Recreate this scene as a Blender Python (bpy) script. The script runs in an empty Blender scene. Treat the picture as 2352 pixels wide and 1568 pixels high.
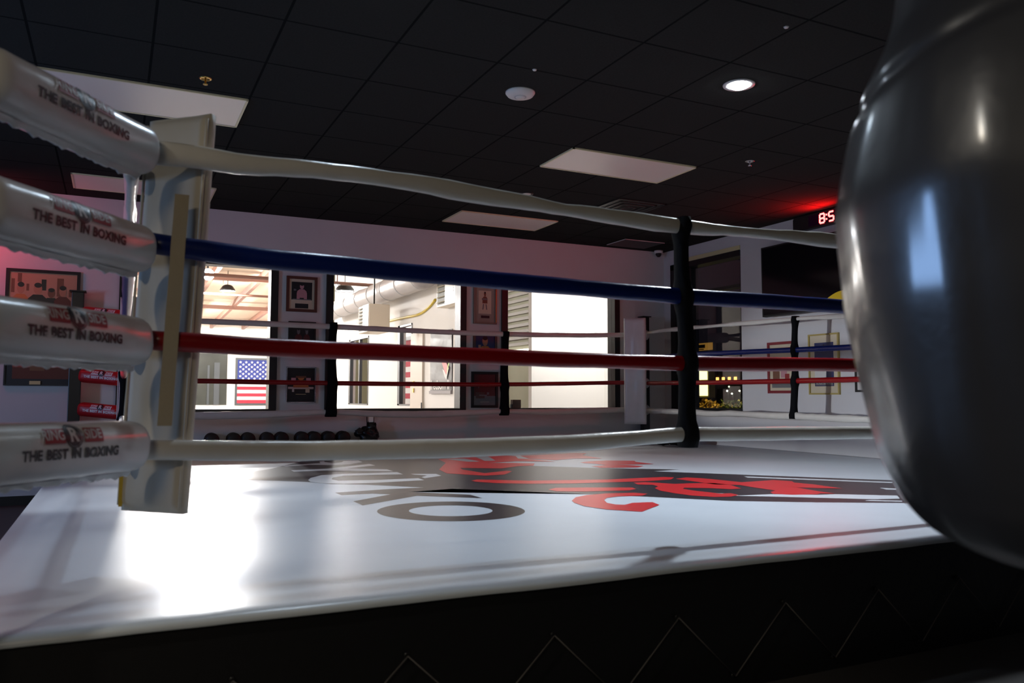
import bpy, bmesh, math, random
from mathutils import Vector, Matrix, noise
random.seed(7)
# Units are metres. z = 0 is the top of the ring canvas; the gym floor is 0.45 below it.
FLOOR=-0.45; CEIL=2.499; YW=8.885; XW=6.576
scene=bpy.context.scene
C=bpy.context.scene.collection
# ------------------------------------------------------------------ camera
cam=bpy.data.cameras.new('camera'); camo=bpy.data.objects.new('camera',cam); C.objects.link(camo)
CAMZ=0.5745; yaw,pit,rol=0.45227,0.0666,0.00338
fw=Vector((math.sin(yaw)*math.cos(pit),math.cos(yaw)*math.cos(pit),math.sin(pit)))
rt=Vector((math.cos(yaw),-math.sin(yaw),0)); up=rt.cross(fw)
r2=rt*math.cos(rol)+up*math.sin(rol); u2=-rt*math.sin(rol)+up*math.cos(rol)
M=Matrix((( r2.x,u2.x,-fw.x,0),(r2.y,u2.y,-fw.y,0),(r2.z,u2.z,-fw.z,CAMZ),(0,0,0,1)))
camo.matrix_world=M
cam.sensor_width=36; cam.lens=1877.4/2352*36; cam.clip_start=0.02; cam.clip_end=400
cam.dof.use_dof=True; cam.dof.focus_distance=7.5; cam.dof.aperture_fstop=3.5
scene.camera=camo
# ------------------------------------------------------------------ colour management, world
vs=scene.view_settings; vs.view_transform='Standard'; vs.look='None'; vs.exposure=0.0; vs.gamma=1; vs.use_curve_mapping=False
scene.cycles.use_denoising=True
scene.cycles.max_bounces=6; scene.cycles.diffuse_bounces=4; scene.cycles.glossy_bounces=4; scene.cycles.transmission_bounces=4; scene.cycles.transparent_max_bounces=12
scene.cycles.sample_clamp_indirect=4.0
scene.cycles.caustics_reflective=True; scene.cycles.caustics_refractive=False
w=bpy.data.worlds.new('night_sky'); scene.world=w; w.use_nodes=True
w.node_tree.nodes['Background'].inputs[0].default_value=(0.035,0.03,0.045,1); w.node_tree.nodes['Background'].inputs[1].default_value=0.12
# ------------------------------------------------------------------ lights of the place and added fills
def light(kind,name,loc,energy,col=(1,1,1),size=0.1,size_y=None,aim=None,spot=None,shape=None,parent=None,spread=None):
    l=bpy.data.lights.new(name,kind); l.energy=energy; l.color=col
    if kind=='AREA':
        l.size=size
        if shape: l.shape=shape
        elif size_y: l.shape='RECTANGLE'; l.size_y=size_y
        if spread: l.spread=spread
    else: l.shadow_soft_size=size
    if kind=='SPOT': l.spot_size=spot or 2.2; l.spot_blend=0.6
    o=bpy.data.objects.new(name,l); C.objects.link(o); o.location=loc
    if aim is not None: o.rotation_euler=(Vector(aim)-Vector(loc)).to_track_quat('-Z','Y').to_euler()
    return o
WHITE=(1,0.97,0.93); COOL=(0.78,0.88,1.0)
# working recessed downlight over the ring, the wall clock's red digits, a red sign further along the left, added rear and side fills
light('SPOT','downlight_beam',(3.415,3.83,2.46),290,(0.8,0.9,1.0),0.06,aim=(3.415,3.83,0),spot=2.3)
light('SPOT','near_downlight_beam',(1.0,3.55,2.46),36,(0.62,0.80,1.0),0.05,aim=(1.0,3.55,0),spot=2.4)
light('SPOT','rear_downlight_beam',(-1.35,1.35,2.46),55,(1,0.88,0.70),0.05,aim=(-1.35,1.35,0),spot=2.5)
light('AREA','rear_fill_light',(-1.6,-1.2,2.44),34,(1,0.86,0.66),1.1,0.5,aim=(-1.2,1.0,0))  # added warm fill from behind the viewer
light('AREA','side_fill_light',(-3.9,4.9,1.15),62,(0.32,0.55,1.0),0.5,0.9,aim=(6.5,5.5,0.4))  # added cool fill from the left, tints the canvas blue
light('SPOT','right_wall_fill_spot',(-3.9,4.5,0.55),1300,(0.88,0.93,1.0),0.06,aim=(6.5,6.4,-0.15),spot=0.40)  # added spot for the low right wall, no doorway is modelled
light('AREA','red_sign_light',(-1.5,8.35,2.15),6.5,(1,0.08,0.12),0.5,0.3,aim=(-1.1,8.9,2.0))
light('AREA','clock_glow',(6.40,5.95,2.36),18,(1,0.005,0.005),0.3,0.05,aim=(5.9,6.0,2.52))
# warehouse high bay lamps (x, y, z, watts)
BAYS=[(3.56,14.0,2.40,60),(-3.0,12.5,2.75,300),(-1.2,17.0,2.9,620),(2.2,19.0,2.9,620),(-4.5,22.0,2.9,500),(1.0,25.5,2.8,700),(5.2,24.0,2.8,600),(-3.0,28.0,2.75,400)]
for (x,y,z,e) in BAYS:
    light('POINT','high_bay_light',(x,y,z-0.10),e,WHITE,0.07)
light('SPOT','flood_beam',(1.69,17.93,3.085),950,(0.93,0.96,1.0),0.10,aim=(0.8,8.9,1.3),spot=0.8)
light('AREA','side_room_light',(6.2,9.9,2.4),70,WHITE,1.6,0.5,aim=(6.2,10.3,0))
light('POINT','side_room_lamp_light',(4.9,13.5,2.4),40,WHITE,0.1)
light('SPOT','street_light_glow',(12.4,14.4,2.6),450,(1,0.72,0.2),0.2,aim=(12.4,14.4,0),spot=1.5)
# ------------------------------------------------------------------ materials
MATS={}
def mat(name,col,rough=0.6,metal=0.0,spec=0.5,emit=None,es=1.0,nscale=None,namt=0.0,bump=0.0,bscale=40,coat=0.0,sheen=0.0):
    if name in MATS: return MATS[name]
    m=bpy.data.materials.new(name); m.use_nodes=True; nt=m.node_tree; b=nt.nodes['Principled BSDF']
    b.inputs['Base Color'].default_value=(*col,1); b.inputs['Roughness'].default_value=rough; b.inputs['Metallic'].default_value=metal
    b.inputs['Specular IOR Level'].default_value=spec
    if coat: b.inputs['Coat Weight'].default_value=coat; b.inputs['Coat Roughness'].default_value=0.15
    if emit: b.inputs['Emission Color'].default_value=(*emit,1); b.inputs['Emission Strength'].default_value=es
    tc=nt.nodes.new('ShaderNodeTexCoord')
    if nscale:
        n=nt.nodes.new('ShaderNodeTexNoise'); n.inputs['Scale'].default_value=nscale; n.inputs['Detail'].default_value=5
        nt.links.new(tc.outputs['Object'],n.inputs['Vector'])
        mx=nt.nodes.new('ShaderNodeMix'); mx.data_type='RGBA'
        mx.inputs['A'].default_value=tuple(c*(1-namt) for c in col)+(1,); mx.inputs['B'].default_value=tuple(min(1,c*(1+namt)) for c in col)+(1,)
        nt.links.new(n.outputs['Fac'],mx.inputs['Factor']); nt.links.new(mx.outputs['Result'],b.inputs['Base Color'])
    if bump:
        n2=nt.nodes.new('ShaderNodeTexNoise'); n2.inputs['Scale'].default_value=bscale; n2.inputs['Detail'].default_value=6
        bp=nt.nodes.new('ShaderNodeBump'); bp.inputs['Strength'].default_value=bump; bp.inputs['Distance'].default_value=0.01
        nt.links.new(tc.outputs['Object'],n2.inputs['Vector']); nt.links.new(n2.outputs['Fac'],bp.inputs['Height']); nt.links.new(bp.outputs['Normal'],b.inputs['Normal'])
    MATS[name]=m; return m
def emat(name,col,s):
    return mat(name,(0.02,0.02,0.02),0.5,emit=col,es=s)
def glassmat(name,tint=(1,1,1),gl=0.12):
    m=bpy.data.materials.new(name); m.use_nodes=True; nt=m.node_tree; nt.nodes.clear()
    o=nt.nodes.new('ShaderNodeOutputMaterial'); t=nt.nodes.new('ShaderNodeBsdfTransparent'); g=nt.nodes.new('ShaderNodeBsdfGlossy'); mx=nt.nodes.new('ShaderNodeMixShader'); f=nt.nodes.new('ShaderNodeFresnel')
    t.inputs[0].default_value=(*tint,1); g.inputs['Roughness'].default_value=0.02; f.inputs['IOR'].default_value=1.25
    nt.links.new(f.outputs[0],mx.inputs[0]); nt.links.new(t.outputs[0],mx.inputs[1]); nt.links.new(g.outputs[0],mx.inputs[2]); nt.links.new(mx.outputs[0],o.inputs[0])
    MATS[name]=m; return m
black_vinyl=mat('black_vinyl',(0.012,0.012,0.013),0.35,bump=0.15,bscale=25)
m_wall=mat('painted_drywall',(0.62,0.60,0.60),0.8,nscale=3,namt=0.04,bump=0.08,bscale=120)
m_black=mat('black_frame_paint',(0.008,0.008,0.009),0.45)
m_post=mat('black_steel',(0.012,0.012,0.013),0.35)
m_white_vinyl=mat('white_vinyl',(0.68,0.67,0.66),0.27,nscale=6,namt=0.08,bump=0.10,bscale=14)
m_pad_back=mat('cream_vinyl',(0.55,0.49,0.39),0.62,spec=0.3,nscale=5,namt=0.10,bump=0.15,bscale=9)
m_strap=mat('tan_webbing',(0.42,0.36,0.26),0.7,bump=0.2,bscale=60)
m_rope_w=mat('white_rope_cover',(0.60,0.57,0.52),0.30,nscale=8,namt=0.1,bump=0.4,bscale=14)
m_rope_b=mat('blue_rope_cover',(0.002,0.013,0.12),0.30,bump=0.25,bscale=14)
m_rope_r=mat('red_rope_cover',(0.24,0.003,0.006),0.30,bump=0.25,bscale=14)
m_red=mat('red_vinyl',(0.42,0.008,0.012),0.4,nscale=8,namt=0.1,bump=0.15,bscale=20)
m_ink=mat('black_ink',(0.012,0.012,0.014),0.45)
m_redink=mat('dark_red_ink',(0.30,0.03,0.035),0.5)
m_whiteink=mat('white_ink',(0.75,0.75,0.75),0.5)
m_gold=mat('brass',(0.75,0.52,0.16),0.3,metal=1.0)
m_chrome=mat('chrome',(0.7,0.7,0.72),0.2,metal=1.0)
m_grey=mat('grey_plastic',(0.55,0.55,0.55),0.5)
m_whitep=mat('white_plastic',(0.75,0.73,0.70),0.45)
m_glass=glassmat('window_glass')
# ------------------------------------------------------------------ mesh helpers
class MB:
    def __init__(s): s.v=[]; s.f=[]; s.m=[]; s.sm=[]
    def add(s,vs,fs,mi=0,smooth=False):
        b=len(s.v); s.v+= [tuple(v) for v in vs]; s.f+=[tuple(i+b for i in f) for f in fs]; s.m+=[mi]*len(fs); s.sm+=[smooth]*len(fs); return s
    def box(s,x0,y0,z0,x1,y1,z1,mi=0):
        return s.obox(((x0+x1)/2,(y0+y1)/2,(z0+z1)/2),(1,0,0),(0,1,0),(0,0,1),abs(x1-x0)/2,abs(y1-y0)/2,abs(z1-z0)/2,mi)
    def obox(s,c,a,b,n,ha,hb,hn,mi=0,bev=0):
        c,a,b,n=map(Vector,(c,a,b,n)); vs=[]
        for i in (-1,1):
            for j in (-1,1):
                for k in (-1,1): vs.append(c+a*ha*i+b*hb*j+n*hn*k)
        return s.add(vs,[(0,1,3,2),(4,6,7,5),(0,4,5,1),(2,3,7,6),(0,2,6,4),(1,5,7,3)],mi)
    def tube(s,path,rads,n=12,mi=0,smooth=True,caps=True,wob=0.0,seed=0.0,wf=6.0):
        path=[Vector(p) for p in path]; L=len(path); vs=[]
        for i,p in enumerate(path):
            t=(path[min(i+1,L-1)]-path[max(i-1,0)]).normalized()
            ref=Vector((0,0,1)) if abs(t.z)<0.9 else Vector((1,0,0))
            a=t.cross(ref).normalized(); b=a.cross(t).normalized()
            r=rads[i] if isinstance(rads,list) else rads
            ra,rb=(r if isinstance(r,tuple) else (r,r))
            for k in range(n):
                th=2*math.pi*k/n; q=p+a*ra*math.cos(th)+b*rb*math.sin(th)
                if wob: 
                    nn=noise.noise(Vector((q.x*wf+seed,q.y*wf,q.z*wf*2.5+seed)))+0.5*noise.noise(Vector((q.x*wf*3+seed,q.y*wf*3,q.z*wf*6)))
                    q=q+(q-p).normalized()*nn*wob
                vs.append(q)
        fs=[(i*n+k,i*n+(k+1)%n,(i+1)*n+(k+1)%n,(i+1)*n+k) for i in range(L-1) for k in range(n)]
        if caps: fs+=[tuple(range(n-1,-1,-1)),tuple(range((L-1)*n,L*n))]
        return s.add(vs,fs,mi,smooth)
    def lathe(s,prof,c=(0,0,0),n=32,mi=0,smooth=True,axis='z'):
        vs=[]
        for (r,z) in prof:
            for k in range(n):
                th=2*math.pi*k/n
                if axis=='z': vs.append((c[0]+r*math.cos(th),c[1]+r*math.sin(th),c[2]+z))
                elif axis=='y': vs.append((c[0]+r*math.cos(th),c[1]+z,c[2]+r*math.sin(th)))
                else: vs.append((c[0]+z,c[1]+r*math.cos(th),c[2]+r*math.sin(th)))
        L=len(prof)
        fs=[(i*n+k,i*n+(k+1)%n,(i+1)*n+(k+1)%n,(i+1)*n+k) for i in range(L-1) for k in range(n)]
        fs+=[tuple(range(n-1,-1,-1)),tuple(range((L-1)*n,L*n))]
        return s.add(vs,fs,mi,smooth)
    def ball(s,c,r,mi=0,n=16,m=10,sq=(1,1,1),wob=0,seed=0):
        vs=[];
        for i in range(m+1):
            ph=math.pi*i/m
            for k in range(n):
                th=2*math.pi*k/n; d=Vector((math.sin(ph)*math.cos(th),math.sin(ph)*math.sin(th),math.cos(ph)))
                q=1+(wob*noise.noise(d*2.2+Vector((seed,seed,0))) if wob else 0)
                vs.append((c[0]+r*d.x*sq[0]*q,c[1]+r*d.y*sq[1]*q,c[2]+r*d.z*sq[2]*q))
        fs=[(i*n+k,(i+1)*n+k,(i+1)*n+(k+1)%n,i*n+(k+1)%n) for i in range(m) for k in range(n)]
        return s.add(vs,fs,mi,True)
    def poly(s,pts,mi=0): return s.add(pts,[tuple(range(len(pts)))],mi)
    def prism(s,pts,d,mi=0):
        n=len(pts); d=Vector(d); a=[Vector(p) for p in pts]; b=[p+d for p in a]
        return s.add(a+b,[tuple(range(n-1,-1,-1)),tuple(range(n,2*n))]+[(i,(i+1)%n,n+(i+1)%n,n+i) for i in range(n)],mi)
    def build(s,name,mats,parent=None,bevel=0,origin=None,recalc=True,tri=False):
        if not isinstance(mats,(list,tuple)): mats=[mats]
        if parent is None and origin is None:
            xs=[v[0] for v in s.v]; ys=[v[1] for v in s.v]; zs=[v[2] for v in s.v]
            origin=((min(xs)+max(xs))/2,(min(ys)+max(ys))/2,min(zs))
        if parent is not None: origin=world_loc(parent)
        o0=Vector(origin)
        me=bpy.data.meshes.new(name); me.from_pydata([tuple(Vector(v)-o0) for v in s.v],[],s.f)
        for m in mats: me.materials.append(m)
        me.polygons.foreach_set('material_index',s.m); me.polygons.foreach_set('use_smooth',s.sm)
        bm=bmesh.new(); bm.from_mesh(me)
        bmesh.ops.remove_doubles(bm,verts=bm.verts,dist=1e-6)
        if recalc: bmesh.ops.recalc_face_normals(bm,faces=bm.faces)
        bm.to_mesh(me); bm.free()
        o=bpy.data.objects.new(name,me); C.objects.link(o)
        if parent is not None: o.parent=parent
        else: o.location=o0
        if bevel:
            b=o.modifiers.new('bevel','BEVEL'); b.width=bevel; b.segments=2; b.limit_method='ANGLE'
        return o
def world_loc(o):
    v=Vector((0,0,0))
    while o is not None: v+=Vector(o.location); o=o.parent
    return v
def tag(o,label,cat,group=None,kind=None):
    o['label']=label; o['category']=cat
    if group: o['group']=group
    if kind: o['kind']=kind
    return o
def thing(name,label,cat,loc,group=None):
    o=bpy.data.objects.new(name,None); C.objects.link(o); o.location=loc; o.empty_display_size=0.1
    return tag(o,label,cat,group)
def struct(o): o['kind']='structure'; return o
def spline(pts,sub=6):
    P=[Vector(p) for p in pts]; P=[P[0]*2-P[1]]+P+[P[-1]*2-P[-2]]; out=[]
    for i in range(1,len(P)-2):
        for k in range(sub):
            t=k/sub; a,b,c,d=P[i-1],P[i],P[i+1],P[i+2]
            out.append(0.5*((2*b)+(c-a)*t+(2*a-5*b+4*c-d)*t*t+(3*b-a-3*c+d)*t**3))
    out.append(P[-2]); return out
def flat_text(txt,size,ox=0,oy=0,bold=0.0,shear=0.0,align='CENTER',space=1.0):
    """outline text as flat (verts2d, faces)"""
    cu=bpy.data.curves.new('lettering','FONT'); cu.body=txt; cu.size=size; cu.align_x=align; cu.align_y='CENTER'; cu.shear=shear; cu.offset=bold; cu.space_character=space; cu.resolution_u=3
    ob=bpy.data.objects.new('lettering',cu); C.objects.link(ob)
    dg=bpy.context.evaluated_depsgraph_get(); me=bpy.data.meshes.new_from_object(ob.evaluated_get(dg))
    vs=[(v.co.x+ox,v.co.y+oy) for v in me.vertices]; fs=[tuple(p.vertices) for p in me.polygons]
    bpy.data.objects.remove(ob); bpy.data.curves.remove(cu); bpy.data.meshes.remove(me)
    return vs,fs
def decal(shapes,fn,name,mats,parent,step=0.006):
    """shapes: (verts2d, faces, material index, lift); fn(u, v, lift) -> world point; cut in strips so it follows the curve"""
    bm=bmesh.new()
    lay=bm.faces.layers.int.new('lift')
    for vs,fs,mi,lift in shapes:
        bv=[bm.verts.new((x,y,lift)) for x,y in vs]
        for f in fs:
            try: q=bm.faces.new([bv[i] for i in f]); q.material_index=mi
            except ValueError: pass
    ys=[v.co.y for v in bm.verts]
    if step:
        y=min(ys)+step
        while y<max(ys):
            bmesh.ops.bisect_plane(bm,geom=bm.verts[:]+bm.edges[:]+bm.faces[:],plane_co=(0,y,0),plane_no=(0,1,0)); y+=step
    o0=world_loc(parent)
    for v in bm.verts: v.co=Vector(fn(v.co.x,v.co.y,v.co.z))-o0
    me=bpy.data.meshes.new(name); bm.to_mesh(me); bm.free()
    for m in mats: me.materials.append(m)
    o=bpy.data.objects.new(name,me); C.objects.link(o); o.parent=parent; return o
def rect(x0,y0,x1,y1,sh=0.0): return [(x0+sh*y0,y0),(x1+sh*y0,y0),(x1+sh*y1,y1),(x0+sh*y1,y1)],[(0,1,2,3)]
def disc(cx,cy,r,n=28,ry=None): 
    ry=ry or r
    return [(cx+r*math.cos(2*math.pi*k/n),cy+ry*math.sin(2*math.pi*k/n)) for k in range(n)],[tuple(range(n))]
def ring(cx,cy,r0,r1,n=32):
    vs=[(cx+r*math.cos(2*math.pi*k/n),cy+r*math.sin(2*math.pi*k/n)) for r in (r0,r1) for k in range(n)]
    return vs,[(k,(k+1)%n,n+(k+1)%n,n+k) for k in range(n)]
# ------------------------------------------------------------------ room shell
RX0,RX1,RY0=-4.2,XW,-3.2
YB=YW+0.14
mb=MB().box(RX0-0.1,RY0-0.1,FLOOR-0.1,RX1+0.15,YB,FLOOR)
struct(mb.build('floor',mat('rubber_gym_floor',(0.05,0.045,0.042),0.55,nscale=60,namt=0.3,bump=0.1,bscale=80)))
# ceiling: black tiles (2 ft) with darker joints
GX0,GY0,GP=0.131,0.0,0.6017
cm=bpy.data.materials.new('black_ceiling_tile'); cm.use_nodes=True; nt=cm.node_tree; bs=nt.nodes['Principled BSDF']
tc=nt.nodes.new('ShaderNodeTexCoord'); sp=nt.nodes.new('ShaderNodeSeparateXYZ'); nt.links.new(tc.outputs['Object'],sp.inputs[0])
def joint(out,off,pitch):
    a=nt.nodes.new('ShaderNodeMath'); a.operation='ADD'; a.inputs[1].default_value=-off+pitch*100; nt.links.new(out,a.inputs[0])
    b=nt.nodes.new('ShaderNodeMath'); b.operation='PINGPONG'; b.inputs[1].default_value=pitch/2; nt.links.new(a.outputs[0],b.inputs[0])
    c=nt.nodes.new('ShaderNodeMath'); c.operation='LESS_THAN'; c.inputs[1].default_value=0.007; nt.links.new(b.outputs[0],c.inputs[0]); return c
j1=joint(sp.outputs[0],GX0,GP); j2=joint(sp.outputs[1],5.385,0.598)
mxm=nt.nodes.new('ShaderNodeMath'); mxm.operation='MAXIMUM'; nt.links.new(j1.outputs[0],mxm.inputs[0]); nt.links.new(j2.outputs[0],mxm.inputs[1])
nz=nt.nodes.new('ShaderNodeTexNoise'); nz.inputs['Scale'].default_value=90; nz.inputs['Detail'].default_value=4; nt.links.new(tc.outputs['Object'],nz.inputs['Vector'])
mc=nt.nodes.new('ShaderNodeMix'); mc.data_type='RGBA'; mc.inputs['A'].default_value=(0.028,0.027,0.026,1); mc.inputs['B'].default_value=(0.042,0.040,0.038,1); nt.links.new(nz.outputs['Fac'],mc.inputs['Factor'])
m2=nt.nodes.new('ShaderNodeMix'); m2.data_type='RGBA'; m2.inputs['B'].default_value=(0.013,0.013,0.013,1); nt.links.new(mc.outputs['Result'],m2.inputs['A']); nt.links.new(mxm.outputs[0],m2.inputs['Factor'])
nt.links.new(m2.outputs['Result'],bs.inputs['Base Color']); bs.inputs['Roughness'].default_value=1.0; bs.inputs['Specular IOR Level'].default_value=0.0
bp=nt.nodes.new('ShaderNodeBump'); bp.inputs['Strength'].default_value=0.5; bp.invert=True; nt.links.new(mxm.outputs[0],bp.inputs['Height']); nt.links.new(bp.outputs['Normal'],bs.inputs['Normal'])
ceil=MB().box(RX0-0.1,RY0-0.1,CEIL,RX1+0.15,YB,CEIL+0.08).build('ceiling',cm,origin=(0,0,0)); struct(ceil)
# back wall with three window openings
WZ0,WZ1=0.39,2.0
WINS=[(0.016,1.541),(2.054,3.707),(4.169,5.852)]
mb=MB(); xs=[RX0]+[a for w_ in WINS for a in w_]+[RX1+0.15]
mb.box(RX0,YW,FLOOR,RX1+0.15,YB,WZ0); mb.box(RX0,YW,WZ1,RX1+0.15,YB,CEIL)
for i in range(0,len(xs),2): mb.box(xs[i],YW,WZ0,xs[i+1],YB,WZ1)
struct(mb.build('wall_back',m_wall,recalc=False))
# right wall with one window
RWY0,RWY1,RWZ0,RWZ1=7.395,8.72,0.40,2.30
mb=MB(); mb.box(XW,RY0,FLOOR,XW+0.15,YW,RWZ0); mb.box(XW,RY0,RWZ1,XW+0.15,YW,CEIL); mb.box(XW,RY0,RWZ0,XW+0.15,RWY0,RWZ1); mb.box(XW,RWY1,RWZ0,XW+0.15,YW,RWZ1)
struct(mb.build('wall_right',m_wall,recalc=False))
m_dark=mat('dark_wall_paint',(0.06,0.055,0.06),0.8)
struct(MB().box(RX0-0.1,RY0,FLOOR,RX0,YB,CEIL).build('wall_left',m_dark))
struct(MB().box(RX0,RY0-0.1,FLOOR,RX1,RY0,CEIL).build('wall_front',m_dark))
struct(MB().box(RX0,YW-0.015,FLOOR,-0.36,YW,FLOOR+0.085).build('baseboard_back',m_black))
struct(MB().box(XW-0.015,RY0,FLOOR,XW,8.8,FLOOR+0.085).build('baseboard_right',m_black))
for i,(a,b) in enumerate(WINS):
    f=0.078; mb=MB(); y0,y1=YW-0.03,YB+0.005
    mb.box(a,y0,WZ0,b,y1,WZ0+0.04); mb.box(a,y0,WZ1-0.08,b,y1,WZ1); mb.box(a,y0,WZ0+0.04,a+f,y1,WZ1-0.08); mb.box(b-f,y0,WZ0+0.04,b,y1,WZ1-0.08)
    o=struct(mb.build('window_%d'%(i+1),m_black,recalc=False))
    MB().box(a+f,YW+0.05,WZ0+0.04,b-f,YW+0.056,WZ1-0.08).build('pane',m_glass,o)
# right window: black frame, transom bar, pane, head trim with yellow light put into its colour
mb=MB(); x0,x1=XW-0.02,XW+0.15; f=0.05
mb.box(x0,RWY0,RWZ0,x1,RWY1,RWZ0+0.035); mb.box(x0,RWY0,RWZ1-0.07,x1,RWY1,RWZ1); mb.box(x0,RWY1-0.10,RWZ0,x1,RWY1,RWZ1); mb.box(x0+0.03,RWY0,RWZ0,x1,RWY0+0.02,RWZ1)
mb.box(x0+0.03,RWY0,1.87,x1,RWY1,1.905); mb.box(x0+0.06,8.36,RWZ0,x1,8.44,RWZ1)
o=struct(mb.build('window_4',m_black,recalc=False))
MB().box(XW+0.07,RWY0,RWZ0+0.03,XW+0.076,RWY1,RWZ1-0.05).build('pane',m_glass,o)
MB().box(XW-0.012,RWY0,RWZ1,XW,8.42,RWZ1+0.055).build('head_trim',mat('yellow_lit_trim',(0.72,0.62,0.33),0.5),o)
# ------------------------------------------------------------------ ceiling fittings
m_lens=mat('off_troffer_lens',(0.92,0.80,0.71),0.35,nscale=1.2,namt=0.06)
m_tin=mat('cream_metal_frame',(0.75,0.66,0.42),0.4)
TRO=[(3.14,4.34,5.385,5.955,'unlit ceiling light panel nearest the glowing round downlight'),(3.19,4.34,7.777,8.34,'unlit ceiling light panel close to the back wall, above the middle window'),
     (-0.47,0.73,5.44,6.04,'large unlit ceiling light panel above the near corner post'),(-0.40,0.80,7.96,8.52,'unlit ceiling light panel partly hidden behind the top white corner pads')]
TRO.append((-2.2,-1.0,-1.5,-0.9,'added glowing ceiling fill panel behind the viewer, outside the picture'))  # unseen panel added as a housing for the rear fill
for (a,b,c,d,lab) in TRO:
    t=thing('ceiling_light_panel',lab,'ceiling light',((a+b)/2,(c+d)/2,CEIL-0.012),'unlit fluorescent ceiling panels')
    mb=MB(); z0,z1=CEIL-0.012,CEIL
    for q in ((a,c,b,c+0.014),(a,d-0.014,b,d),(a,c,a+0.014,d),(b-0.014,c,b,d)): mb.box(q[0],q[1],z0,q[2],q[3],z1)
    mb.build('frame',m_tin,t,recalc=False)
    MB().box(a+0.014,c+0.014,CEIL-0.008,b-0.014,d-0.014,CEIL-0.001).build('lens',emat('fill_panel_lens',(1,0.86,0.68),3) if d<0 else m_lens,t)
def downlight(x,y,r,lab,lit):
    t=thing('recessed_downlight',lab,'ceiling light',(x,y,CEIL-0.02))
    MB().lathe([(r*0.86,-0.004),(r*1.12,-0.006),(r*1.15,0.0),(r*0.86,0.0)],(x,y,CEIL),32).build('trim_ring',m_black if not lit else m_whitep,t)
    MB().lathe([(0.0,-0.008-(0.02 if lit else 0)),(r*0.5,-0.006-(0.014 if lit else 0)),(r*0.86,-0.003),(r*0.86,0.0)],(x,y,CEIL),32).build('bulb',emat('lit_bulb',(0.80,0.9,1),60) if lit else m_whitep,t)
downlight(3.415,3.83,0.085,'glowing round recessed downlight in the black tiled ceiling',True)
downlight(1.0,3.55,0.085,'lit round downlight above the near left of the ring, outside the picture',True)
downlight(-1.35,1.35,0.085,'lit round downlight above the ring corner behind the viewer',True)
downlight(3.481,6.853,0.055,'small unlit round downlight with a black rim, close to the ceiling vent',False)
t=thing('smoke_detector','round white smoke detector on the black ceiling above the ring','smoke detector',(2.26,4.544,CEIL-0.03))
MB().lathe([(0,-0.032),(0.05,-0.032),(0.082,-0.024),(0.094,-0.008),(0.094,0)],(2.26,4.544,CEIL),40).build('housing',m_whitep,t)
MB().lathe([(0.0,-0.040),(0.026,-0.039),(0.032,-0.032),(0.032,-0.030)],(2.26,4.544,CEIL),24).build('sensor_cap',m_whitep,t)
MB().lathe([(0.036,-0.0335),(0.040,-0.0335),(0.040,-0.031),(0.036,-0.031)],(2.26,4.544,CEIL),24).build('sensor_groove',m_grey,t)
for (x,y,mt,lab) in [(0.441,5.193,m_gold,'gold ringed fire sprinkler in the ceiling above the near corner post'),(4.62,5.068,m_chrome,'small chrome fire sprinkler in the ceiling close to the red clock glow')]:
    t=thing('fire_sprinkler',lab,'sprinkler',(x,y,CEIL-0.05),'ceiling fire sprinklers')
    MB().lathe([(0.024,-0.001),(0.026,-0.006),(0.036,-0.004),(0.037,0),(0.024,0)],(x,y,CEIL),24).build('escutcheon',mt,t)
    MB().lathe([(0.006,-0.0),(0.006,-0.03),(0.014,-0.036),(0.014,-0.040),(0.002,-0.041)],(x,y,CEIL),12).build('deflector',mt,t)
for (x,y,lab) in [(3.092,3.104,'tiny white indicator on the ceiling left of the glowing downlight, over the bag'),(2.175,4.183,'tiny pinkish indicator on the ceiling just above the smoke detector')]:
    tag(MB().lathe([(0,-0.008),(0.010,-0.006),(0.014,0)],(x,y,CEIL),12).build('ceiling_indicator',m_whitep),lab,'ceiling fitting','tiny ceiling indicators')
t=thing('ceiling_vent','black square ceiling air vent with stepped louvres','vent',(4.63,6.88,CEIL-0.02))
a,b,c,d=4.344,4.95,6.581,7.179; mb=MB()
for k in range(4):
    e=0.02+0.07*k; z0=CEIL-0.006-0.004*k
    for q in ((a+e,c+e,b-e,c+e+0.022),(a+e,d-e-0.022,b-e,d-e),(a+e,c+e,a+e+0.022,d-e),(b-e-0.022,c+e,b-e,d-e)): mb.box(q[0],q[1],z0,q[2],q[3],z0+0.005)
mb.build('louvre',mat('black_vent_metal',(0.02,0.02,0.02),0.35),t,recalc=False)
MB().box(a+0.02,c+0.02,CEIL-0.003,b-0.02,d-0.02,CEIL-0.001).build('backing',m_black,t)
t=thing('ceiling_hatch','faint outline of a lifted ceiling tile in the far corner of the ceiling','ceiling panel',(5.85,8.5,CEIL-0.01))
mb=MB(); mb.box(5.57,8.30,CEIL-0.008,6.16,8.306,CEIL); mb.box(5.57,8.30,CEIL-0.008,5.578,8.72,CEIL); mb.build('rim',m_grey,t,recalc=False)
MB().box(5.578,8.306,CEIL-0.004,6.16,8.75,CEIL-0.001).build('tile',m_black,t)
t=thing('security_camera','small white dome security camera in the far ceiling corner','camera',(6.43,8.80,CEIL-0.1))
MB().lathe([(0,-0.035),(0.05,-0.035),(0.058,-0.01),(0.058,0)],(6.43,8.80,CEIL),24).build('base',m_whitep,t)
MB().lathe([(0,-0.085),(0.02,-0.08),(0.036,-0.06),(0.042,-0.035)],(6.43,8.80,CEIL),24).build('dome',m_black,t)
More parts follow.
